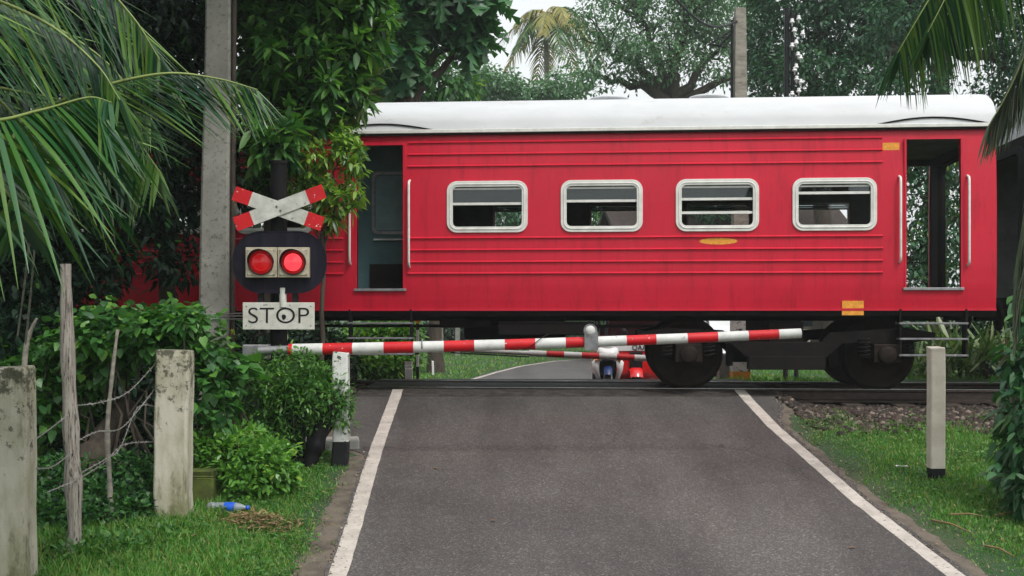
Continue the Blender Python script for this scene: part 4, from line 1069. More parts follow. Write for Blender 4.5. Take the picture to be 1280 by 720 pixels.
def build_posts():
    # tall utility pole with its pipe
    Y = 12.9; g = onground(269, Y); root = empty('utility_pole', (g.x, Y, g.z), 0, 'tall square grey concrete pole beside the crossing signal', 'pole')
    mb = MB(); h = 7.5; k = 14; vs = []
    for i in range(k + 1):
        z = -.3 + (h + .3) * i / k; s = .168 - .0075 * max(0, z); ox = .012 * z + .004 * math.sin(z * 2)
        for a, b in ((-1, -.84), (-.84, -1), (.84, -1), (1, -.84), (1, .84), (.84, 1), (-.84, 1), (-1, .84)): vs.append((ox + a * s, b * s, z))
    mb.add(vs, [(q * 8 + i, q * 8 + (i + 1) % 8, q * 8 + 8 + (i + 1) % 8, q * 8 + 8 + i) for q in range(k) for i in range(8)] + [tuple(range(k * 8, k * 8 + 8))]); mb.build('shaft', 'polegrey', root, fix=False)
    mb = MB(); mb.tube([(.195 + .012 * z - .006 * z, -.08, z) for z in np.linspace(-.2, 5, 14)], .026, 8); mb.build('pipe', 'rust', root)
    mb = MB()
    zz = at(269, 396, Y).z - g.z
    for q in range(5):
        mb.add([(x + .012 * zz, y, zz + (q - 2) * .014 + .006 * math.sin(q * 3 + i)) for i, (x, y) in enumerate(((-.165, -.165), (.23, -.165), (.23, .165), (-.165, .165)))], [], 0)
        pts = [(x * 1.02 + .012 * zz, y * 1.04, zz + (q - 2) * .016 + .008 * math.sin(q * 3 + i)) for i, (x, y) in enumerate(((-.16, -.168), (.235, -.168), (.235, .168), (-.16, .168), (-.16, -.168)))]
        mb.tube(pts, .004, 5)
    mb.build('wire_tie', 'wire', root)
    # near fence
    post('fence_post', 'big mossy concrete post at the left edge with flat top', 19, 459, 745, 44, 8.45, ('mossy',), depth=.24, cat='fence post', seed=3, lean=(-.01, 0))
    post('fence_post', 'pale concrete fence post with dark lichen cap, in front of the leafy vines', 217, 437, 645, 42, None, ('mossy',), depth=.22, cat='fence post', seed=4, lean=(.008, 0))
    post('post_stump', 'short green mossy stump right beside the pale concrete fence post', 254, 586, 640, 31, 10.55, ('moss',), cat='stump', seed=5, lean=(.02, 0))
    post('barrier_rest_post', 'chipped white post with black foot that holds the barrier arm', 426, 440, 582, 20, None, ('chipwhite', 'black'), black=.24, cat='post', seed=6, lean=(.004, 0))
    post('guide_post', 'whitewashed square post with black foot on the right verge', 1170, 433, 598, 18.5, None, ('whitewash', 'black'), black=.10, cat='post', seed=7, lean=(0, 0))
    # leaning black foot post and slab
    mb = MB(); g = onground(412, 12.75); mb.box((0, 0, .03), (.62, .42, .12), 0, Matrix.Rotation(.15, 3, 'Z')); o = mb.build('concrete_block', 'concrete', loc=g, bevel=.015); tag(o, 'low concrete block at the foot of the barrier rest post', 'block')
    post('shade_filler', 'dark square cabinet standing between the crossing signal and the leaning post', 367, 502, 606, 26, 11.95, ('board',), cat='cabinet', seed=10)  # dark box standing in for deep shade and the blackened mast foot
    # wooden posts
    def stick(name, lab, pts, r, mat, Y, cat, group=None, n=9):
        w_ = [at(x, y, Y + d) for x, y, d in pts]; b = w_[0].copy(); c = catmull(w_, 16)
        rg = np.random.default_rng(int(abs(pts[0][0])) + 3)
        rr = np.interp(np.linspace(0, 1, 16), np.linspace(0, 1, len(r)), r) * (1 + .12 * rg.normal(size=16))
        mb = MB(); mb.tube([p - b for p in c], list(rr), n); o = mb.build(name, mat, loc=b); tag(o, lab, cat, group); return o
    stick('wooden_fence_post', 'weathered grey split wood post holding the barbed wire', [(93, 716, 0), (93, 640, 0), (88, 520, .02), (84, 420, 0), (82, 330, 0)], [.066, .060, .058, .050, .036], 'greywood', 9.05, 'fence post')
    stick('fence_stick', 'thin brown stick between the wooden post and the pale concrete post', [(140, 674, 0), (137, 600, .05), (134, 540, 0), (140, 470, 0), (147, 412, .05)], [.024, .022, .019, .015], 'palebark', 9.8, 'stick')
    stick('dry_twig', 'short pale bent stem rising behind the leftmost concrete post', [(28, 520, 0), (31, 450, 0), (36, 420, .02), (46, 398, 0)], [.022, .020, .016, .010], 'palebark', 8.9, 'stem')
    stick('leaning_log', 'dark fallen trunk leaning in the shade behind the fence', [(75, 625, -.2), (105, 590, 0), (130, 550, .2), (160, 505, .5)], [.14, .13, .12, .09], 'bark', 10.9, 'log')
    stick('hanging_root', 'thin hanging stem at the far left behind the palm fronds', [(22, 420, .4), (30, 360, .2), (38, 290, 0), (46, 210, 0)], [.006, .006, .005], 'palebark', 7.4, 'stem', 'thin hanging stems')
    stick('hanging_root', 'thin hanging stem nearer the wooden post, behind the palm fronds', [(32, 430, .4), (38, 370, .2), (44, 300, 0), (50, 200, 0)], [.006, .006, .005], 'palebark', 7.3, 'stem', 'thin hanging stems')
    stick('leaning_post', 'thick dark leaning trunk behind the white barrier rest post', [(381, 604, 0), (390, 570, .02), (400, 540, .05), (412, 500, .1)], [.085, .08, .07, .05], 'mast', 11.75, 'post')
    # barbed wire
    strands = [('topmost barbed wire strand between the wooden post and pale concrete post', [(86, 508, 9.05), (125, 503, 9.3), (160, 490, 9.7), (197, 452, 10.15)]),
               ('second barbed wire strand from the top, behind the thin brown stick', [(88, 556, 9.05), (120, 540, 9.4), (150, 536, 9.7), (175, 510, 10.0), (198, 480, 10.15)]),
               ('third barbed wire strand from the top, sagging from the wooden post', [(92, 596, 9.0), (130, 575, 9.5), (150, 560, 9.8), (172, 510, 10.1), (197, 508, 10.15)]),
               ('lowest barbed wire strand near the ground plants', [(60, 615, 8.8), (95, 600, 9.0), (128, 580, 9.5), (155, 556, 9.9), (196, 552, 10.15)]),
               ('barbed wire strand from the leftmost concrete post up to the wooden post', [(40, 552, 8.5), (60, 538, 8.7), (86, 518, 9.0)]),
               ('barbed wire strand low between leftmost concrete post and wooden post', [(40, 585, 8.5), (64, 584, 8.7), (90, 566, 9.0)])]
    for i, (lab, ps) in enumerate(strands):
        w_ = [at(*p) for p in ps]; b = w_[0].copy(); c = catmull(w_, 60); mb = MB()
        for ph in (0, math.pi): mb.tube([p - b + Vector((0, .004 * math.cos(k * 1.4 + ph), .004 * math.sin(k * 1.4 + ph))) for k, p in enumerate(c)], .0028, 4)
        rg = np.random.default_rng(i)
        L = sum((c[k + 1] - c[k]).length for k in range(59)); nb = int(L / .075)
        for q in range(nb):
            p = c[int(q / nb * 58)] - b; 
            for _ in range(2):
                d = Vector(rg.normal(size=3)).normalized() * .019; mb.tube([p - d, p + d], .0022, 4)
        o = mb.build('barbed_wire', 'wire', loc=b, fix=False); tag(o, lab, 'barbed wire', 'barbed wire strands of the left fence')
    # far-side poles
    Y = 19.6; g = onground(925, Y); root = empty('utility_pole', (g.x, Y, g.z), 0, 'concrete pole beyond the train, whitewashed with a yellow band at its foot', 'pole')
    t = at(925, 11, Y).z - g.z
    mb = MB(); vs = []; lv = [(-.2, .145), (.06, .145), (.061, .145), (.24, .143), (.241, .143), (1.55, .135), (1.551, .134), (t, .083)]
    for z, s in lv:
        for a, b in ((-1, -1), (1, -1), (1, 1), (-1, 1)): vs.append((a * s, b * s, z))
    fs = [(q * 4 + i, q * 4 + (i + 1) % 4, q * 4 + 4 + (i + 1) % 4, q * 4 + 4 + i) for q in range(7) for i in range(4)]; mb.add(vs, fs); mb.mi = [([0, 0, 1, 1, 0, 0, 2])[i // 4] for i in range(28)]
    mb.add(vs[-4:], [(0, 1, 2, 3)], 2); mb.build('shaft', ['chipwhite', 'yellow', 'palebark'], root, fix=False)
    mb = MB(); mb.tube([(-.14, -.05, z + 4.1) for z in np.linspace(0, t - 4.3, 6)], .025, 6); mb.tube([(-.14, -.05, t - .4), (-.35, -.1, t - .62), (-.5, -.1, t - .6)], .02, 6); mb.tube([(-.14, -.05, t - .35), (-.34, -.1, t - .50), (-.55, -.1, t - .62)], .016, 6); mb.build('cable', 'black', root)
    mb = MB(); a = at(922, 26, Y); pts = [a + (at(835, -12, 15) - a) * s + Vector((0, 0, -.25 * math.sin(math.pi * s))) for s in np.linspace(0, 1.6, 24)]
    mb.tube([p - pts[0] for p in pts], .018, 6); o = mb.build('overhead_wire', 'black', loc=pts[0]); tag(o, 'black overhead wire running to the top of the far pole', 'wire')
    # telegraph mast with insulators
    Y = 23.5; sc = F / Y; g = onground(988, Y); root = empty('telegraph_mast', (g.x, Y, g.z), 0, 'dark steel telegraph mast with rows of white insulators beyond the train roof', 'mast')
    t = at(988, 10, Y).z - g.z; mb = MB(); mb.tube([(-.10, 0, -.2), (-.07, 0, t)], .05, 6); mb.tube([(.12, 0, -.2), (.03, 0, t - .1)], .045, 6)
    for k in range(14): z = t - .1 - k * .27; mb.tube([(-.09, 0, z), (.08, 0, z - .16)], .022, 5)
    mb.build('lattice', 'black', root)
    q = 0; base_m = None
    for k in range(9):
        z = t - .25 - k * .235
        for sx in ((.05 + .012 * k, .17 + .004 * k) if k % 2 else (.10, .02)):
            if base_m is None:
                m = MB(); m.lathe([(.001, .08), (.028, .076), (.036, .055), (.025, .04), (.046, .024), (.05, .0), (.018, -.01), (.012, -.07), (.001, -.07)], (0, 0, 0), 'Z', 12); base_m = m.build('insulator', 'vwhite', root); ob = base_m
            else: ob = base_m.copy(); COL.objects.link(ob); ob.parent = root
            ob.location = (sx + (.04 if q % 3 == 0 else -.01), -.10, z - .06 * (q % 2)); q += 1
    # beyond the crossing, seen under the coach
    post('guide_post', 'small white bollard with black foot beyond the track, by the bright hedge', 511, 452, 476, 9, 19.7, ('vwhite', 'black'), black=.12, cat='post', seed=12, bevel=.004)
    mb = MB(); g = onground(522, 19.6)
    root = empty('warning_sign', tuple(g), 0, 'yellow diamond warning sign on a thin striped pole beyond the track', 'road sign')
    for k in range(9): mb.tube([(0, 0, k * .2 - .05 if k else -.2), (0, 0, k * .2 + .15)], .024, 8, k % 2, cap=k in (0, 8))
    mb.build('pole', ['vwhite', 'black'], root, fix=False)
    zt = at(522, 405, 19.6).z - g.z; m = MB(); m.prism([(0, zt), (.40, zt + .40), (0, zt + .80), (-.40, zt + .40)], -.04, -.03); m.build('sign_face', 'yellow', root)
    m = MB(); m.tube([(0, 0, 1.7), (0, 0, zt + .6)], .024, 8); m.build('pole_top', 'black', root)
    post('marker_post', 'thin white marker stick in the grass beyond the track', 541, 452, 466, 2.6, 29, ('vwhite',), cat='post', seed=13, bevel=0)
    post('timber_post', 'brown timber post beyond the track with ochre foot', 550, 405, 459, 7.5, 32, ('palebark', 'yellow'), black=.35, cat='post', seed=14, bevel=.004)
    post('fence_post', 'pale concrete post beyond the track, right of the brown timber post', 572, 408, 440, 6, 44, ('concrete',), cat='fence post', seed=15, bevel=.004)
    post('fence_post', 'pale concrete post beyond the track, left of the battery box gap', 584, 410, 440, 4, 45, ('concrete',), cat='fence post', seed=16, bevel=.004)
    post('marker_post', 'tall white post beyond the track, above the bright hedge', 470, 385, 470, 7.5, 21.5, ('vwhite',), cat='post', seed=17, bevel=.004)
    post('marker_stone', 'white square stone beyond the track beside the bright hedge', 441, 404, 470, 12, 21.2, ('chipwhite',), cat='post', seed=18, bevel=.004)

# ================================================================== vehicles
def wheel(parent, c, r, wd, axis='Y', name='wheel', rim='steel'):
    m = MB(); m.lathe([(r * .62, -wd / 2), (r * .9, -wd / 2), (r, -wd * .3), (r, wd * .3), (r * .9, wd / 2), (r * .62, wd / 2), (r * .62, -wd / 2)], (0, 0, 0), axis, 28); o = m.build(name, 'rubber', parent); o.location = c
    m = MB(); m.lathe([(.001, -wd * .3), (r * .2, -wd * .35), (r * .5, -wd * .1), (r * .62, -wd * .4), (r * .62, wd * .4), (r * .5, wd * .1), (.001, wd * .3)], (0, 0, 0), axis, 20); m.build('rim', rim, o); return o
def loft(mb, secs, mi=0, smooth=True):
    """secs: list of closed outlines of equal length"""
    n = len(secs[0]); vs = [p for s in secs for p in s]
    fs = [(k * n + i, k * n + (i + 1) % n, (k + 1) * n + (i + 1) % n, (k + 1) * n + i) for k in range(len(secs) - 1) for i in range(n)]
    fs += [tuple(range(n))[::-1], tuple(range((len(secs) - 1) * n, len(secs) * n))]; mb.add(vs, fs, mi, smooth); return mb
def build_tuk():
    Y = 21.5; g = onground(795, Y)
    r = empty('three_wheeler', tuple(g), 0, 'red three wheeled taxi waiting behind the far barrier arm', 'three wheeler')
    # faces the camera (-Y)
    def sec(y, w_, z0, z1, rr=.10, tw=None):
        return [(x, y, z) for x, z in rrect(0, (z0 + z1) / 2, w_, z1 - z0, rr, 3)]
    mb = MB(); loft(mb, [sec(.02, .62, .34, .80, .12), sec(.10, .98, .24, .92, .14), sec(.30, 1.20, .20, .98, .10), sec(1.2, 1.28, .20, .98, .08), sec(2.3, 1.30, .22, 1.0, .08), sec(2.45, 1.2, .34, .96, .12)])
    mb.build('body', 'tukred', r)
    mb = MB(); mb.prism([(-.50, .93), (.50, .93), (.45, 1.36), (-.45, 1.36)], .16, .18); ws = mb.build('windscreen', 'darkglass', r); ws.rotation_euler = (R(-6), 0, 0)
    mb = MB()
    for sx in (-1, 1):
        mb.tube([(sx * .53, .16, .90), (sx * .47, .30, 1.58)], .03, 8); mb.tube([(sx * .60, 2.3, .95), (sx * .52, 2.25, 1.58)], .025, 8); mb.tube([(sx * .60, 1.3, .95), (sx * .55, 1.3, 1.6)], .025, 8)
    mb.build('cab_frame', 'black', r)
    mb = MB(); loft(mb, [[(x, y, z) for x, z in rrect(0, 1.64, w_, h, .05, 3)] for y, w_, h in ((.16, .86, .06), (.4, 1.08, .14), (1.2, 1.2, .18), (2.3, 1.15, .14), (2.42, .95, .06))]); mb.build('hood', 'canvas', r)
    mb = MB(); mb.b2(-.50, .50, .00, .03, .74, .86); mb.build('number_band', 'vwhite', r, bevel=.006)
    text_obj('QAA 3700', .13, 'black', r, (.20, -.008, .80), .001, .95, name='number')
    mb = MB(); mb.b2(-.55, .55, .02, .04, .66, .68); mb.build('trim_strip', 'vwhite', r)
    mb = MB(); mb.b2(-.47, .47, .10, .16, 1.38, 1.48); mb.build('sun_visor', 'vwhite', r, bevel=.01)
    # front fork, fender and wheel
    wheel(r, (0, .05, .20), .20, .10, 'X')
    mb = MB()
    for sx in (-1, 1): mb.tube([(sx * .075, .05, .20), (sx * .07, .0, .42)], .018, 6)
    mb.b2(-.115, .115, -.03, .05, .36, .72); mb.build('fork_cover', 'black', r, bevel=.02)
    mb = MB()
    vs = []; 
    for i in range(11):
        a = R(20 + 140 * i / 10); 
        for x, q in ((-.115, .0), (-.07, .045), (.07, .045), (.115, .0)): vs.append((x * (1.25 if 3 < i < 8 else 1), .05 - (.215 + q) * math.cos(a), .20 + (.215 + q) * math.sin(a)))
    mb.add(vs, [(i * 4 + k, i * 4 + k + 1, i * 4 + 5 + k, i * 4 + 4 + k) for i in range(10) for k in range(3)], 0, True); mb.build('front_fender', 'tukred', r)
    for sx in (-1, 1):
        wheel(r, (sx * .58, 2.0, .20), .20, .11, 'X')
        m = MB(); m.lathe([(.001, -.02), (.07, -.015), (.085, .0), (.085, .04)], (sx * .36, .02, .56), 'Y', 20); m.build('headlight', 'vwhite', r)
        m = MB(); m.lathe([(.001, -.02), (.03, -.015), (.035, .03)], (sx * .50, .10, .60), 'Y', 12); m.build('indicator', 'orange', r)
    m = MB(); m.b2(-.5, .5, 1.5, 2.1, .55, .66); m.b2(-.5, .5, 2.08, 2.2, .6, 1.15); m.b2(-.25, .25, .75, 1.05, .6, .72); m.build('seat', 'seat', r, bevel=.02)
def build_scooter():
    Y = 20.85; g = onground(760, Y)
    r = empty('motor_scooter', (g.x, g.y, g.z), R(-4), 'white scooter with black leg shield centre waiting left of the red three wheeler', 'scooter')
    wheel(r, (0, .05, .21), .21, .10, 'X'); wheel(r, (0, 1.22, .21), .21, .11, 'X')
    def prof_(y, pts): return [(x, y, z) for x, z in pts]
    # front leg shield: white outer wings
    mb = MB()
    for sx in (-1, 1):
        loft(mb, [[(sx * a, y0, z) for a, y0, z in row] for row in (
            [(.10, .10, .62), (.20, .10, .60), (.21, .16, .60), (.11, .16, .62)],
            [(.14, .02, .52), (.27, .06, .52), (.28, .13, .52), (.15, .09, .52)],
            [(.16, .02, .40), (.25, .06, .38), (.26, .13, .38), (.17, .09, .40)],
            [(.13, .08, .26), (.20, .12, .24), (.21, .18, .24), (.14, .14, .26)],
            [(.10, .14, .15), (.14, .18, .13), (.15, .24, .13), (.11, .20, .15)])])
    mb.build('leg_shield', 'vwhite', r)
    mb = MB(); loft(mb, [[(x, y, z) for x, z in rrect(0, zc, w_, h, .05, 3)] for y, w_, h, zc in ((.00, .12, .12, .50), (.05, .28, .30, .46), (.16, .30, .46, .40), (.24, .30, .46, .40))]); mb.build('inner_shield', 'black', r)
    mb = MB(); loft(mb, [[(x, y, z) for x, z in rrect(0, zc, w_, h, .06, 4)] for y, w_, h, zc in ((-.06, .14, .10, .62), (-.02, .30, .20, .64), (.06, .38, .24, .66), (.16, .34, .20, .68), (.22, .20, .12, .68))]); mb.build('front_cowl', 'vwhite', r)
    mb = MB(); loft(mb, [[(x, y, z) for x, z in rrect(0, .60, w_, h, .04, 3)] for y, w_, h in ((-.085, .06, .04), (-.07, .18, .09), (-.03, .24, .12))]); mb.build('headlight', 'darkglass', r)
    mb = MB(); mb.tube([(-.34, .22, .86), (-.2, .14, .84), (0, .12, .80), (.2, .14, .84), (.34, .22, .86)], .014, 8); mb.tube([(0, .12, .82), (0, .08, .25)], .03, 8); mb.build('handlebar', 'black', r)
    mb = MB(); loft(mb, [[(x, y, z) for x, z in rrect(0, .80, w_, h, .03, 3)] for y, w_, h in ((.02, .12, .06), (.06, .26, .12), (.16, .22, .10))]); mb.build('handlebar_cover', 'vwhite', r)
    for sx in (-1, 1):
        mb = MB(); mb.tube([(sx * .22, .14, .84), (sx * .27, .12, 1.02)], .007, 6); mb.lathe([(.001, -.008), (.05, -.006), (.055, .012), (.001, .02)], (sx * .28, .12, 1.05), 'Y', 16); mb.build('mirror', 'black', r)
        mb = MB(); mb.tube([(sx * .06, .05, .21), (sx * .06, .12, .48)], .018, 8); mb.build('fork', 'steel', r)
        mb = MB(); mb.lathe([(.001, -.015), (.025, -.01), (.03, .02)], (sx * .20, .03, .56), 'Y', 12); mb.build('indicator', 'orange', r)
    mb = MB(); vs = []
    for i in range(9):
        a = R(25 + 120 * i / 8)
        for x, q in ((-.075, 0), (-.04, .035), (.04, .035), (.075, 0)): vs.append((x, .05 - (.22 + q) * math.cos(a), .21 + (.22 + q) * math.sin(a)))
    mb.add(vs, [(i * 4 + k, i * 4 + k + 1, i * 4 + 5 + k, i * 4 + 4 + k) for i in range(8) for k in range(3)], 0, True); mb.build('front_fender', 'darkblue', r)
    mb = MB(); mb.b2(-.16, .16, .22, .66, .16, .23); mb.build('footboard', 'black', r, bevel=.02)
    mb = MB(); loft(mb, [[(x, y, z) for x, z in rrect(0, zc, w_, h, .06, 3)] for y, w_, h, zc in ((.62, .22, .34, .42), (.75, .32, .42, .46), (1.2, .32, .34, .52), (1.5, .18, .16, .60))]); mb.build('rear_body', 'vwhite', r)
    mb = MB(); loft(mb, [[(x, y, z) for x, z in rrect(0, zc, w_, .10, .04, 3)] for y, w_, zc in ((.60, .20, .69), (.8, .30, .71), (1.2, .28, .74), (1.45, .16, .75))]); mb.build('saddle', 'seat', r)
    mb = MB(); mb.tube([(-.16, .6, .2), (-.30, .62, .0)], .012, 6); mb.build('side_stand', 'steel', r)
def car(name, lab, px, Y, rz, mat, w_=1.66, L=3.9, H=1.42, van=False):
    g = onground(px, Y); r = empty(name, tuple(g), rz, lab, 'van' if van else 'car')
    hw = w_ / 2
    if van: outl = [(0, .35), (0, .8), (.15, 1.0), (.55, 1.15), (1.0, H - .05), (1.2, H), (L - .15, H), (L, H - .15), (L, .35)]; glass = (.62, 1.18, .98, H - .12)
    else: outl = [(0, .35), (.02, .62), (.12, .72), (1.0, .90), (1.65, H - .04), (1.9, H), (3.1, H - .02), (3.6, .98), (L, .95), (L + .02, .4)]; glass = (1.08, .93, 1.62, H - .07)
    def secs(x, k): return [(x, y, .35 + (z - .35) * (1 if z < .95 else 1)) for y, z in outl]
    mb = MB(); S = []
    for f_, tk in ((-1, .86), (-.94, .97), (-.5, 1), (.5, 1), (.94, .97), (1, .86)):
        S.append([((f_ * hw) * (1 - .16 * max(0, z - .9) / .5), y, .22 + (z - .22) * (.985 if tk < .9 else 1) if z > .4 else z - .12) for y, z in outl])
    loft(mb, S, 0, False); b = mb.build('body', mat, r, bevel=.02)
    y0, z0, y1, z1 = glass
    mb = MB(); gw0 = hw * .86; gw1 = hw * .74; n = Vector((0, -(z1 - z0), y1 - y0)).normalized() * .012
    q = [Vector((-gw0, y0, z0)), Vector((gw0, y0, z0)), Vector((gw1, y1, z1)), Vector((-gw1, y1, z1))]
    mb.add([p + n for p in q] + [p - n for p in q], [(0, 1, 2, 3), (7, 6, 5, 4), (0, 4, 5, 1), (1, 5, 6, 2), (2, 6, 7, 3), (3, 7, 4, 0)]); mb.build('windscreen', 'darkglass', r)
    for sx in (-1, 1):
        mb = MB(); X = sx * (hw * (1 - .16 * .3) + .004)
        mb.prism([(y0 + .35, z0 + .02), (L * .86, z0 + .02), (L * .76, z1), (y1 + .12, z1)], X - .02, X + .02, 'X'); mb.build('side_window', 'darkglass', r)
        for y in (.75, L - .75): wheel(r, (sx * (hw - .08), y, .30), .30, .19, 'X')
        mb = MB(); mb.b2(sx * hw * .58, sx * hw * .92, -.015, .05, .58, .70); mb.build('headlight', 'vwhite', r, bevel=.02)
        mb = MB(); mb.b2(sx * hw * 1.0, sx * (hw + .16), y0 + .25, y0 + .33, z0 + .02, z0 + .14); mb.build('mirror', 'black', r, bevel=.02)
    mb = MB(); mb.b2(-hw * .5, hw * .5, -.02, .02, .42, .56); mb.build('grille', 'black', r)
    return r
def build_house():
    Y = 38; g = onground(935, Y); r = empty('house', (g.x, Y, g.z), R(8), 'small house with dark tiled roof glimpsed through the coach windows', 'house')
    mb = MB(); us = [-3.5, -2.3, -1.2, 1.2, 2.3, 3.5]
    mb.b2(-3.5, 3.5, 0, .2, -.2, .9); mb.b2(-3.5, 3.5, 0, .2, 2.1, 2.9)
    for a, b in ((-3.5, -2.5), (-1.1, 1.1), (2.5, 3.5)): mb.b2(a, b, .001, .2, .9, 2.1)
    mb.b2(-3.5, -3.3, .2, 5, -.2, 2.9); mb.b2(3.3, 3.5, .2, 5, -.2, 2.9); mb.b2(-3.5, 3.5, 4.8, 5, -.2, 2.899)
    mb.build('wall', 'plaster', r)
    r.scale = (1, 1, 1.08)
    mb = MB(); mb.prism([(-.7, 2.75), (2.5, 4.5), (5.7, 2.75), (5.7, 2.9), (2.5, 4.66), (-.7, 2.9)], -4.1, 4.1, 'X'); mb.build('roof', 'rooftile', r)
    for c in (-1.8, 1.8):
        mb = MB(); mb.b2(c - .7, c + .7, .08, .10, .9, 2.1); w_ = mb.build('window', 'darkglass', r)
        mb = MB(); mb.ring(rrect(c, 1.5, 1.4, 1.2, .01, 1), rrect(c, 1.5, 1.24, 1.04, .01, 1), .04, .079); mb.b2(c - .03, c + .03, .045, .078, 1, 2); mb.build('frame', 'bark', w_)

# ================================================================== vegetation
def B(px, py, Y, rx, ry, dep):
    p = at(px, py, Y); s = F / Y; return (p.x, p.y, p.z, rx / s, dep, ry / s)
def build_near_trees():
    # leafy mango tree leaning over the signal
    b = onground(318, 13.7)
    tree('mango_tree', 'glossy green mango tree whose long leaves hang over the crossed boards', (b.x, 13.7, b.z), tuple(at(330, 150, 13.9)), .11,
         [B(385, 70, 13.9, 84, 58, .8), B(410, 5, 13.9, 80, 46, .8), B(452, 62, 13.8, 30, 40, .5), B(460, 20, 13.8, 34, 40, .5), B(340, 120, 13.9, 45, 60, .6), B(425, 118, 13.6, 42, 34, .5), B(340, 30, 13.9, 45, 60, .7), B(435, 50, 13.8, 38, 48, .5), B(330, 195, 13.9, 32, 45, .4), B(392, 150, 13.7, 36, 22, .5), B(345, 180, 13.0, 34, 34, .25), B(370, -60, 13.8, 120, 60, 1.2), B(300, -40, 13.9, 60, 60, 1)],
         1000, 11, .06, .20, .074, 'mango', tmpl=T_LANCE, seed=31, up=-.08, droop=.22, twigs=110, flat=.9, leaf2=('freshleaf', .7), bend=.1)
    tree('mango_sapling', 'young tree with pale new leaves just right of the crossed boards', tuple(onground(400, 13.3)), tuple(at(405, 300, 13.3)), .035,
         [B(432, 185, 13.3, 22, 26, .22), B(428, 240, 13.2, 26, 24, .22), B(395, 250, 13.3, 22, 30, .2), B(385, 200, 13.3, 25, 25, .25), B(372, 232, 13.4, 22, 28, .2), B(440, 210, 13.2, 16, 16, .15), B(412, 275, 13.3, 16, 12, .15)],
         190, 10, .045, .105, .042, 'youngleaf', tmpl=T_LANCE, seed=32, up=.1, droop=.3, twigs=40, leaf2=('mango', .5))
    # jungle on the left
    G = 'dark trees crowding the left of the track'
    specs = [((-40, 13.6), (-30, 250), [B(-60, 150, 13.4, 110, 120, 1.0), B(-30, 300, 13.2, 90, 90, .8), B(-80, 20, 13.4, 130, 110, 1.2), B(10, 360, 13.0, 50, 60, .6)], 'broad dark tree at the far left edge, mostly behind the palm fronds', 41),
             ((70, 14.0), (80, 240), [B(60, 120, 14.0, 95, 110, .9), B(60, 270, 13.6, 90, 85, .6), B(100, 10, 14.0, 100, 80, 1.0), B(40, 370, 13.4, 70, 50, .5)], 'dark tree in deep shade behind the weathered wooden post', 42),
             ((215, 14.0), (205, 240), [B(190, 100, 13.9, 75, 95, .8), B(180, 240, 13.7, 62, 75, .5), B(200, 20, 13.9, 85, 70, .9), B(120, 330, 13.5, 45, 40, .4), B(215, 330, 13.7, 28, 22, .25), B(265, 190, 13.9, 50, 90, .5)], 'dark leafy tree directly left of the tall concrete pole', 43)]
    for (bx, Y), fk, bl, lab, sd in specs:
        b = onground(bx, Y)
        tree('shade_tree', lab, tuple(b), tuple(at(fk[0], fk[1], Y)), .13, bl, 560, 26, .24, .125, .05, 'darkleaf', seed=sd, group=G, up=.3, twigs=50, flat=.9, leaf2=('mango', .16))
    # overhanging canopy out of frame keeps the left side in shade
    b = (-7.4, 9.4, gz(-7.4, 9.4))
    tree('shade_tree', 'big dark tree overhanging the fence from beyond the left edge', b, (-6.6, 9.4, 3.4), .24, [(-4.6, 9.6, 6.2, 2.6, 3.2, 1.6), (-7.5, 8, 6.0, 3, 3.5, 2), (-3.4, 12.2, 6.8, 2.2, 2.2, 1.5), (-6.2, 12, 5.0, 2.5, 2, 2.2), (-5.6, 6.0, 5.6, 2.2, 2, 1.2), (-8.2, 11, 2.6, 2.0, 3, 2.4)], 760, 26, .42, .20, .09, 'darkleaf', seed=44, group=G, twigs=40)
    # lower dark scrub closing the view under the coach at the left
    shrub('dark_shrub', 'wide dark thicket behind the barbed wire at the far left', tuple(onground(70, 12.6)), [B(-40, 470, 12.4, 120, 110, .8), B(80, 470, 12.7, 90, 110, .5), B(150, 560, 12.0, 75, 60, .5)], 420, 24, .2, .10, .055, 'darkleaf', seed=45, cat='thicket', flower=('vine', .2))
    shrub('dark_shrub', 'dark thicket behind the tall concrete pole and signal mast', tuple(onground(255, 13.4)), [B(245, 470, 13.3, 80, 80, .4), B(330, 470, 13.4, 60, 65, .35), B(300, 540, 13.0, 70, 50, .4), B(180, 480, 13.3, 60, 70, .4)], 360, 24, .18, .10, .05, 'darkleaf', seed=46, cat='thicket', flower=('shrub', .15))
    # leafy climbers on the fence
    shrub('climbing_vine', 'heart leaved vine heaped over the pale concrete fence post', tuple(onground(195, 11.0)), [B(170, 412, 11.0, 85, 30, .4), B(235, 420, 10.9, 46, 34, .35), B(265, 480, 10.9, 24, 55, .25), B(110, 440, 11.2, 50, 40, .35), B(250, 540, 11.0, 18, 45, .2), B(60, 480, 11.4, 60, 60, .4)], 260, 15, .16, .085, .085, 'vine', tmpl=T_HEART, seed=51, up=.1, cat='vine', droop=.3, flower=('freshleaf', .5))
    shrub('climbing_vine', 'large round leaves of a creeper beside the foot of the grey pole', tuple(onground(292, 11.2)), [B(300, 470, 11.3, 16, 20, .1), B(286, 455, 11.2, 12, 30, .1)], 8, 4, .10, .19, .19, 'vine', tmpl=T_HEART, seed=52, up=.4, cat='vine', stems=2)
    rg = np.random.default_rng(5)
    shrub('fern_shrub', 'fine leaved light green bush in front of the crossing signal mast', tuple(onground(365, 12.1)), [B(360, 470, 11.95, 58, 28, .42), B(330, 505, 11.9, 42, 40, .4), B(395, 495, 11.95, 36, 38, .35), B(425, 510, 11.9, 14, 30, .18), B(345, 545, 11.9, 40, 30, .3)], 300, 36, .11, .062, .026, 'fern', seed=53, up=-.15, flower=('freshleaf', .45))
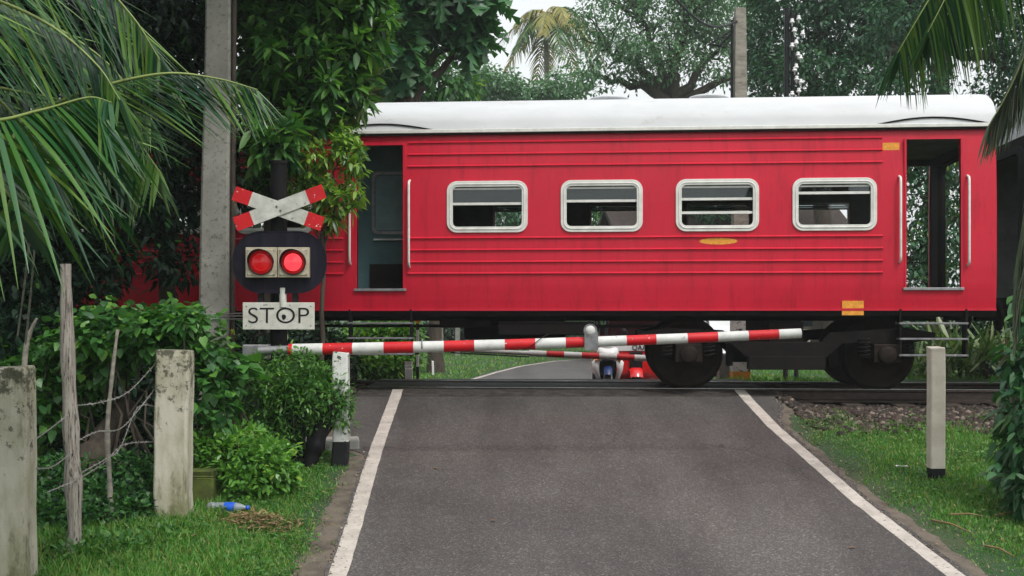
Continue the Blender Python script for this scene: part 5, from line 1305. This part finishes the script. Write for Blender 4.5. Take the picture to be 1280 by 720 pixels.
    shrub('leafy_bush', 'dense low bush with small bright leaves at the foot of the tall grey pole', tuple(onground(300, 11.0)), [B(300, 575, 10.95, 52, 42, .45), B(345, 590, 10.9, 26, 32, .3), B(265, 560, 11.0, 28, 30, .3), B(310, 610, 10.8, 42, 22, .3)], 260, 24, .10, .080, .036, 'freshleaf', seed=54, up=-.2, flower=('youngleaf', .25))
    # ground plants under the fence
    shrub('ground_plant', 'low dark leafy plants beneath the barbed wire between the two concrete posts', tuple(onground(150, 10.6)), [B(120, 640, 10.2, 90, 32, .7), B(165, 610, 10.8, 62, 40, .5), B(70, 610, 10.4, 50, 40, .5), B(210, 600, 11.0, 30, 45, .3)], 400, 20, .10, .065, .036, 'shrub', seed=55, up=-.3, cat='ground plants', flower=('darkleaf', .6))
    shrub('ground_plant', 'tuft of broader green weeds at the foot of the wooden post', tuple(onground(120, 9.2)), [B(110, 688, 9.15, 70, 14, .35), B(180, 676, 9.6, 60, 12, .35)], 130, 14, .08, .07, .03, 'fern', seed=56, up=-.5, cat='ground plants')
    # right side vines
    shrub('climbing_vine', 'broad leaved creeper climbing the palm trunk at the right edge', tuple(onground(1270, 10.6)), [B(1274, 470, 10.3, 16, 44, .25), B(1278, 545, 10.2, 24, 46, .3), B(1282, 598, 10.1, 32, 36, .35), B(1298, 430, 10.4, 20, 70, .3), B(1306, 560, 10.2, 40, 70, .4)], 190, 10, .12, .125, .065, 'breadfruit', tmpl=T_FLAT, seed=57, up=.5, cat='vine', droop=.35, flower=('vine', .45))
def build_palms():
    # left coconut palm (trunk beyond the left edge)
    Y = 5.6; bx = -4.3
    b = Vector((bx, Y, gz(bx, Y))); top = Vector((-4.1, Y + .1, 3.6))
    r = empty('coconut_palm', tuple(b), 0, 'coconut palm whose green fronds sweep in from the left edge', 'palm tree')
    mb = MB(); pts = [b.lerp(top, t / 12) - b for t in range(-1, 13)]; mb.tube(pts, [.17 + .02 * (i % 2) for i in range(14)], 12); mb.build('trunk', 'palmbark', r)
    c = top
    def fr(pix, Ys, **k):
        ps = [c] + [at(x, y, d) for (x, y), d in zip(pix, Ys)]; return frond(r, ps, **k)
    K = dict(up=(0, -.35, .94), r0=.016)
    fr([(-60, 168), (40, 140), (120, 110), (205, 92), (270, 98), (322, 112)], [5.5, 5.6, 5.7, 5.75, 5.8, 5.8], seed=1, n=74, L=.60, W=.022, sweep=44, hang=.10, start=.18, lift=-.62, tipL=.6, **K)
    fr([(-170, -120), (-70, -105), (30, -75), (110, -35), (165, 20), (200, 75)], [5.9] * 6, seed=2, n=72, L=1.0, W=.023, sweep=58, hang=.08, start=.12, lift=-.5, **K)
    fr([(-200, -30), (-110, -25), (-20, -5), (60, 30), (120, 80), (150, 125)], [5.4] * 6, seed=3, n=62, L=.78, W=.023, sweep=58, hang=.12, start=.12, lift=-.5, **K)
    fr([(-120, 120), (-20, 150), (50, 138), (110, 122), (140, 128)], [5.0, 5.0, 5.05, 5.1, 5.1], seed=4, n=36, L=.74, W=.030, sweep=28, hang=.22, start=.2, lift=-1.1, r0=.014)
    fr([(-200, 60), (-110, 70), (-30, 100), (30, 160), (60, 220)], [6.3] * 5, seed=5, n=56, L=.85, W=.023, sweep=58, hang=.12, start=.12, lift=-.5, **K)
    fr([(-150, -10), (-60, -5), (40, 20), (130, 75), (190, 150)], [6.8] * 5, seed=6, n=66, L=1.0, W=.023, sweep=58, hang=.10, start=.12, lift=-.5, **K)
    fr([(-150, 200), (-80, 190), (-20, 212), (15, 250), (30, 290)], [5.2] * 5, seed=7, n=34, L=.60, W=.028, sweep=32, hang=.25, start=.12, lift=-.7, **K)
    fr([(-100, 90), (0, 110), (90, 130), (160, 165), (200, 215)], [7.2] * 5, seed=8, n=60, L=.95, W=.028, sweep=42, hang=.15, start=.12, lift=-.7, **K)
    # right palm
    Y = 10.4; b = onground(1290, Y); top = at(1330, -170, Y)
    r = empty('coconut_palm', tuple(b), 0, 'palm at the right edge with grey drooping fronds and creeper round its trunk', 'palm tree')
    mb = MB(); pts = [(b.lerp(top, t / 14) - b) + Vector((math.sin(t * .5) * .05, 0, 0)) for t in range(-1, 15)]; mb.tube(pts, [.14 + .012 * (i % 2) for i in range(16)], 12); mb.build('trunk', 'palmbark', r)
    c = top
    def fr2(pix, d, **k):
        ps = [c] + [at(x, y, d) for x, y in pix]; return frond(r, ps, **k)
    fr2([(1285, -190), (1225, -110), (1185, -40), (1152, 15), (1122, 66)], 10.0, seed=21, n=90, L=.80, W=.026, sweep=50, hang=.42, start=.25, lift=-.55, r0=.016, tipL=.75, up=(0, -.4, .9))
    fr2([(1290, -200), (1240, -120), (1205, -50), (1178, 5), (1160, 40)], 9.8, seed=28, n=64, L=.80, W=.026, sweep=48, hang=.45, start=.25, lift=-.6, r0=.016, tipL=.75, up=(0, -.4, .9))
    fr2([(1250, -150), (1205, -90), (1180, -30), (1166, 25)], 10.3, seed=22, n=40, L=.55, W=.040, sweep=60, hang=.5, start=.35, lift=-.1, r0=.022, tipL=.6)
    fr2([(1325, -100), (1308, -20), (1288, 50), (1264, 108), (1236, 158)], 9.7, seed=23, n=90, L=.60, W=.034, sweep=60, hang=.55, start=.28, lift=-.1, mat='palmdry', r0=.022, tipL=.6)
    fr2([(1332, -60), (1312, 10), (1292, 75), (1268, 125), (1244, 165)], 9.9, seed=24, n=70, L=.50, W=.034, sweep=58, hang=.5, start=.3, lift=-.1, r0=.022, tipL=.6)
    fr2([(1320, 20), (1305, 130), (1288, 230), (1274, 330), (1268, 400)], 10.0, seed=25, n=60, L=.42, W=.022, sweep=72, hang=.4, start=.3, lift=0, mat='palmdry', r0=.016, tipL=.6, rib='palmbark')
    fr2([(1330, 60), (1320, 160), (1300, 260), (1280, 350), (1268, 430)], 9.8, seed=26, n=50, L=.40, W=.022, sweep=72, hang=.4, start=.3, lift=0, mat='palmdry', r0=.016, tipL=.6, rib='palmbark')
    # tall palm far beyond
    Y = 62; b = Vector((atx(686, Y), Y, gz(atx(686, Y), Y))); top = at(688, 22, Y)
    r = empty('coconut_palm', tuple(b), 0, 'tall far coconut palm with yellowing fronds standing against the white sky', 'palm tree')
    mb = MB(); mb.tube([b.lerp(top, t / 20) - b + Vector((.2 * math.sin(t * .25), 0, 0)) for t in range(21)], [.24 - .006 * t for t in range(21)], 10); mb.build('trunk', 'palebark', r)
    rg = np.random.default_rng(77)
    for k in range(20):
        a = k * 2.399 + .3; el = .95 - 1.5 * (k / 19); L = 2.7 + .5 * rg.random()
        dx, dy = math.cos(a), math.sin(a)
        ps = [top + Vector((dx * L * t * math.cos(el) , dy * L * t * math.cos(el), L * t * math.sin(el) - 2.1 * t * t * (1.1 + .3 * el))) for t in (0, .25, .5, .75, 1)]
        frond(r, ps, seed=100 + k, n=26, L=.95, W=.085, sweep=30, hang=.75, start=.12, mat='yellowfrond' if k % 3 else 'palm', r0=.05, rib='yellowfrond')
def build_far_trees():
    G = 'trees beyond the railway line'
    def T(name, lab, px, Y, fork, r, blobs, n, per, cr, L, W, mat, sd, **k):
        b = onground(px, Y); b.z = prof(Y) 
        return tree(name, lab, tuple(b), tuple(at(fork[0], fork[1], Y)), r, blobs, n, per, cr, L, W, mat, seed=sd, group=G, **k)
    T('breadfruit_tree', 'breadfruit tree with big lobed leaves above the left end of the roof', 500, 22, (505, 150), .22,
      [B(460, 10, 22, 56, 44, 1.3), B(535, -24, 22, 60, 34, 1.2), B(580, -4, 22, 32, 20, .8), B(480, 56, 21.6, 32, 32, .8), B(588, 36, 22, 8, 16, .3), B(525, 26, 22, 20, 16, .5), B(440, 90, 21.8, 32, 40, .8)],
      330, 7, .10, .58, .46, 'breadfruit', 61, tmpl=T_LOBED, twigs=80, up=.2, droop=.3, leaf2=('shrub', .35))
    T('bushy_tree', 'lighter green bushy tree just above the roof, below the breadfruit leaves', 545, 30, (545, 170), .18,
      [B(520, 98, 30, 46, 30, 1.2), B(566, 106, 30, 34, 20, 1.0), B(470, 90, 30, 50, 40, 1.2), B(430, 60, 30, 60, 60, 1.2), B(530, 40, 30, 40, 30, 1)], 260, 28, .45, .22, .10, 'shrub', 62, twigs=40, leaf2=('youngleaf', .25))
    T('hedge_tree', 'low pale hazy trees in the sky gap left of the far palm trunk', 640, 58, (640, 130), .25,
      [B(615, 108, 58, 48, 13, 2.5), B(660, 118, 58, 40, 9, 2.5), B(705, 112, 58, 30, 18, 2), B(600, 100, 58, 30, 14, 2)], 240, 26, .5, .22, .12, 'raintree', 63, twigs=40)
    T('rain_tree', 'pale wide rain tree between the far palm and the concrete pole', 850, 48, (845, 130), .5,
      [B(790, 30, 48, 85, 40, 3), B(860, 10, 48, 90, 40, 3), B(738, 92, 47, 32, 26, 2), B(830, 80, 48, 70, 26, 2.5), B(900, 70, 48, 40, 40, 2), B(770, 70, 47, 60, 30, 2), B(900, 20, 49, 60, 50, 3), B(820, -40, 48, 130, 50, 3)], 620, 34, .60, .17, .085, 'raintree', 64, twigs=130, flat=.6,
      limbs=[tuple(at(x, y, 48)) for x, y in ((760, 60), (800, 20), (860, 10), (900, 60), (740, 90), (930, 90), (790, 100), (840, 60))])
    T('shade_tree', 'dense dark green tree behind the insulator mast', 1030, 36, (1030, 140), .35,
      [B(985, 40, 36, 62, 55, 2), B(1060, 30, 36, 60, 50, 2), B(1020, 95, 35, 75, 28, 1.6), B(1100, 80, 36, 40, 40, 1.5), B(960, 95, 36, 30, 26, 1.5), B(1020, -30, 36, 120, 50, 2.2), B(1120, 20, 36, 40, 50, 2)], 800, 34, .42, .16, .08, 'fartree', 65, twigs=70, flat=.8, leaf2=('raintree', .16))
    T('rain_tree', 'rain tree with thick dark spreading limbs above the right end of the roof', 1168, 30, (1172, 62), .36,
      [B(1190, 10, 30, 60, 36, 1.4), B(1245, 30, 30, 50, 45, 1.4), B(1120, 30, 30, 40, 40, 1.3), B(1250, 105, 30, 50, 30, 1.2), B(1190, -50, 30, 130, 50, 2), B(1140, 95, 29.6, 50, 22, 1), B(1300, 60, 30, 60, 80, 2)], 460, 34, .42, .15, .075, 'fartree', 66, twigs=70, flat=.7,
      limbs=[tuple(at(x, y, 30)) for x, y in ((1240, 30), (1215, 0), (1140, 10), (1120, 60), (1270, 90), (1190, -60), (1290, 20))])
    # mid-height growth seen through doorways and windows
    T('vine_covered_tree', 'vine hung tree seen straight through the right hand doorway of the coach', 1165, 23.5, (1165, 300), .16,
      [B(1150, 230, 23.5, 32, 60, .8), B(1175, 310, 23.3, 34, 60, .7), B(1130, 330, 23.5, 34, 50, .8), B(1215, 260, 24, 45, 70, .8), B(1165, 180, 23.6, 50, 40, .9)], 300, 26, .26, .12, .06, 'fartree', 67, twigs=110, leaf2=('youngleaf', .18))
    k = 0
    for px, Y, w_, top, mat, lab in ((-330, 27, 260, 60, 'darkleaf', 'dark tree far left beyond the track'), (-120, 26, 240, 30, 'darkleaf', 'second dark tree beyond the track at the left'), (110, 26, 200, 40, 'darkleaf', 'dark tree beyond the track behind the tall grey pole'),
                              (320, 25, 170, 60, 'fartree', 'tree beyond the track behind the mango tree'), (470, 33, 130, 170, 'fartree', 'tree beyond the track seen through the left doorway'),
                              (640, 44, 110, 215, 'fartree', 'tree seen through the first coach window'), (770, 46, 90, 225, 'shrub', 'tree seen through the second coach window'), (905, 40, 90, 205, 'fartree', 'tree seen through the third coach window'),
                              (1330, 25, 140, 60, 'darkleaf', 'dark tree beyond the right hand palm'), (1560, 26, 200, 20, 'darkleaf', 'dark tree beyond the track far to the right')):
        k += 1
        T('roadside_tree', lab, px, Y, (px, 330), .2, [B(px, (top + 330) / 2, Y, w_ / 2, (330 - top) / 2, 1.6), B(px - w_ * .35, 330, Y, w_ * .3, 45, 1.2), B(px + w_ * .35, 320, Y, w_ * .3, 55, 1.2), B(px, 375, Y, w_ / 2, 35, 1.0)], 380, 24, .42, .2, .10, mat, 70 + k, twigs=24)
def build_far_shrubs():
    S = shrub
    def at_(px, Y): p = onground(px, Y); return tuple(p)
    S('hedge_bush', 'bright yellow green bush beyond the track, seen above the left end of the barrier', at_(485, 21), [B(482, 412, 21, 38, 12, .5), B(508, 416, 21, 16, 12, .4), B(452, 424, 21, 26, 14, .4), B(484, 448, 20.8, 40, 28, .5)], 240, 20, .15, .11, .06, 'freshleaf', seed=91, up=-.2, cat='bush', flower=('youngleaf', .7))
    S('hedge_bush', 'dark clipped bush beyond the track under the left coach doorway', at_(430, 20.6), [B(420, 445, 20.6, 36, 30, .45), B(385, 430, 20.6, 40, 40, .5)], 160, 20, .16, .10, .05, 'darkleaf', seed=92, cat='bush', flower=('shrub', .4))
    k = 0
    for px, Y, w_, top, mat, lab in ((565, 48, 90, 392, 'darkleaf', 'dark bush behind the yellow warning sign'), (640, 52, 90, 398, 'fartree', 'green bush beyond the road seen under the coach'), (715, 60, 80, 402, 'fartree', 'low far bush left of the silver car'),
                             (880, 46, 60, 400, 'fartree', 'bush behind the whitewashed pole'), (960, 44, 110, 396, 'darkleaf', 'dark bush seen between the bogie wheels'), (1060, 42, 100, 400, 'darkleaf', 'dark bush beyond the right hand wheel'),
                             (1120, 27, 110, 400, 'fartree', 'green bush behind the striped leaf plants'), (1260, 24, 160, 380, 'darkleaf', 'dark bush far right behind the creeper'), (300, 23, 160, 380, 'darkleaf', 'dark bush beyond the track behind the STOP plate'), (150, 23, 180, 390, 'darkleaf', 'dark bush beyond the track behind the vines')):
        k += 1; bot = HZ + (EYE - prof(Y)) * F / Y
        S('roadside_bush', lab, at_(px, Y), [B(px, (top + bot) / 2, Y, w_ / 2, (bot - top) / 2 + 3, .9)], 190, 20, .26, .15, .08, mat, seed=93 + k, cat='bush', group='bushes along the road beyond the track')
    # variegated strap leaf plants right of the bogie
    rgs = np.random.default_rng(12)
    for i, (px, Y, s, lab) in enumerate(((1172, 18.9, .9, 'striped strap leaf plant just behind the white guide post'), (1200, 19.3, 1.2, 'largest striped strap leaf plant, between guide post and palm'), (1232, 19.0, 1.1, 'striped strap leaf plant nearest the palm trunk'), (1150, 19.6, .8, 'small striped strap leaf plant by the right bogie wheel'), (1262, 19.5, 1.2, 'striped strap leaf plant behind the palm trunk'))):
        g = onground(px, Y); r = empty('strap_leaf_plant', tuple(g), 0, lab, 'plant', 'striped strap leaf plants beyond the track')
        n = 60; a = rgs.random(n) * 6.28; el = .35 + 1.1 * rgs.random(n)
        D = np.stack([np.cos(a) * np.cos(el), np.sin(a) * np.cos(el), np.sin(el)], 1)
        P = D * .04 + np.stack([.18 * rgs.normal(size=n), .12 * rgs.normal(size=n), .35 * rgs.random(n) * s], 1)
        T = (np.array([(0, .3, 0), (0, -.3, 0), (.3, .5, 0), (.3, -.5, 0), (.6, .45, 0), (.6, -.45, 0), (.85, .25, 0), (.85, -.25, 0), (1, 0, 0)], float), [(0, 1, 3, 2), (2, 3, 5, 4), (4, 5, 7, 6), (6, 7, 8)])
        leaf_mesh('foliage', T, P, D, np.array([0, 0, 1.]) + .3 * unit(rgs, n), s * (.55 + .35 * rgs.random(n)), .045 + .02 * rgs.random(n), 'variegated', .55 * rgs.random(n), r)
        mb = MB(); mb.tube([(0, 0, -.1), (0, 0, .4 * s)], .04, 8); mb.build('stem', 'bark', r)
def build_haze():
    m = bpy.data.materials.new('haze'); m.use_nodes = True; n = m.node_tree; n.nodes.clear()
    v = n.nodes.new('ShaderNodeVolumePrincipled'); v.inputs['Color'].default_value = (.80, .88, .88, 1); v.inputs['Density'].default_value = HAZE; v.inputs['Anisotropy'].default_value = .2
    o_ = n.nodes.new('ShaderNodeOutputMaterial'); n.links.new(v.outputs[0], o_.inputs['Volume'])
    mb = MB(); mb.b2(-75, 75, -18, 95, -4, 27); M['haze'] = m; o = mb.build('haze', 'haze'); tag(o, 'thin pale haze in the humid air between the trees', 'haze', kind='stuff')
HAZE = .0009
def build_small():
    # plastic bottle
    g = gp(285, 641); r = empty('plastic_bottle', (g.x - .0, g.y, g.z + .035), R(-8), 'clear plastic bottle with blue wrapper lying in the grass', 'bottle'); r.scale = (1.2, 1.2, 1.2); r.location.z += .012
    mb = MB(); mb.lathe([(.001, -.15), (.025, -.15), (.034, -.14), (.036, -.10), (.031, -.095), (.036, -.08), (.032, -.07), (.036, -.05), (.036, .06), (.03, .09), (.015, .125), (.013, .14), (.001, .14)], (0, 0, 0), 'X', 20); mb.build('bottle_body', 'pet', r)
    mb = MB(); mb.lathe([(.0368, -.02), (.0372, -.018), (.0372, .055), (.0368, .057)], (0, 0, 0), 'X', 20); mb.build('wrapper', 'blue', r)
    mb = MB(); mb.lathe([(.001, .158), (.016, .157), (.017, .137), (.001, .137)], (0, 0, 0), 'X', 16); mb.build('cap', 'blue', r)
    rg = np.random.default_rng(8)
    def pile(name, lab, px, py, rx, ry, hh, n, L, W, mat, cat, seed=1):
        rg = np.random.default_rng(seed); g = gp(px, py); P = rg.normal(size=(n, 3)) * np.array([rx, ry, 0]) * .5; rr = (P[:, 0] / rx) ** 2 + (P[:, 1] / ry) ** 2
        P[:, 2] = hh * np.exp(-2 * rr) * rg.random(n) + .012; D = unit(rg, n); D[:, 2] *= .25
        for i in range(n): P[i, 2] += gz(g.x + P[i, 0], g.y + P[i, 1]) - g.z
        o = leaf_mesh(name, T_FLAT, P, D, np.array([0, 0, 1.]) + .5 * unit(rg, n), L * (.5 + rg.random(n)), W * (.6 + .8 * rg.random(n)), mat); o.location = g; tag(o, lab, cat); return o
    pile('straw_heap', 'small heap of dry brown cuttings beside the plastic bottle', 322, 656, .36, .22, .10, 900, .09, .010, 'straw', 'heap', 3)
    k = 0
    for px, py in ((1112, 540), (1006, 497), (1140, 630), (1088, 566), (1245, 640), (200, 700), (300, 690), (545, 590), (905, 560), (620, 655), (760, 545), (390, 640), (1062, 690), (352, 668)):
        k += 1; p = gp(px, py); n = 1
        o = leaf_mesh('fallen_leaf', T_HEART, np.array([[0, 0, .012]]), np.array([[math.cos(k), math.sin(k), .05]]), np.array([[.1, .1, 1.]]), np.array([.06]), np.array([.035]), 'deadleaf'); o.location = p + Vector((0, 0, .02)); tag(o, 'small dry fallen leaf lying on the ground', 'leaf', 'fallen dry leaves')
    # white litter and dry stalks on the right verge
    g = gp(1127, 589); mb = MB(); vs = []; 
    for i in range(5):
        for j in range(3): vs.append((-.06 + .03 * i, -.02 + .02 * j, .01 + .012 * rg.random()))
    mb.add(vs, [(i * 3 + j, i * 3 + j + 1, i * 3 + 4 + j, i * 3 + 3 + j) for i in range(4) for j in range(2)], 0, False); o = mb.build('litter_scrap', 'vwhite', loc=g + Vector((0, 0, .03)), fix=False); so_ = o.modifiers.new('thick', 'SOLIDIFY'); so_.thickness = .003; tag(o, 'crumpled white scrap of litter on the right grass verge', 'litter')
    for lab, a, b_ in (('long reddish dry stalk at the right edge under the creeper', (1243, 650), (1330, 636)), ('thin pale dry stalk lying on the right verge', (1185, 648), (1238, 652)), ('dry brown twig near the right bottom corner', (1232, 688), (1268, 702)), ('long thin straw stem lying lowest on the right verge', (1165, 655), (1215, 671))):
        p, q = gp(*a), gp(*b_); mb = MB(); mb.tube([Vector((0, 0, .03)), (q - p) * .5 + Vector((0, 0, .05)), q - p + Vector((0, 0, .03))], [.010, .008, .004], 6); o = mb.build('dry_stalk', 'straw', loc=p); tag(o, lab, 'stalk', 'dry stalks on the right verge')

build_ground(); build_road(); build_track()
coach, ub, ue = build_coach()
c2 = copy_tree(coach); shift = (ue - ub) + .62
c2.location = (shift * COS, 15.4 - shift * SIN, 0)
c2['label'] = 'next red coach, its end just showing behind the palm at the right edge'
build_house(); build_barriers(); build_signal(); build_posts()
build_tuk(); build_scooter()
car('parked_car', 'silver car waiting behind the red three wheeler, glimpsed above the left wheel of the bogie', 862, 27, R(3), 'silver')
car('parked_van', 'white van waiting behind the silver car, seen above the left bogie wheel', 905, 33, R(-12), 'vwhite', 1.7, 4.2, 1.9, True)
build_near_trees(); build_palms(); build_far_trees(); build_far_shrubs(); build_grass(); build_weeds(); build_gravel(); build_small(); build_haze()
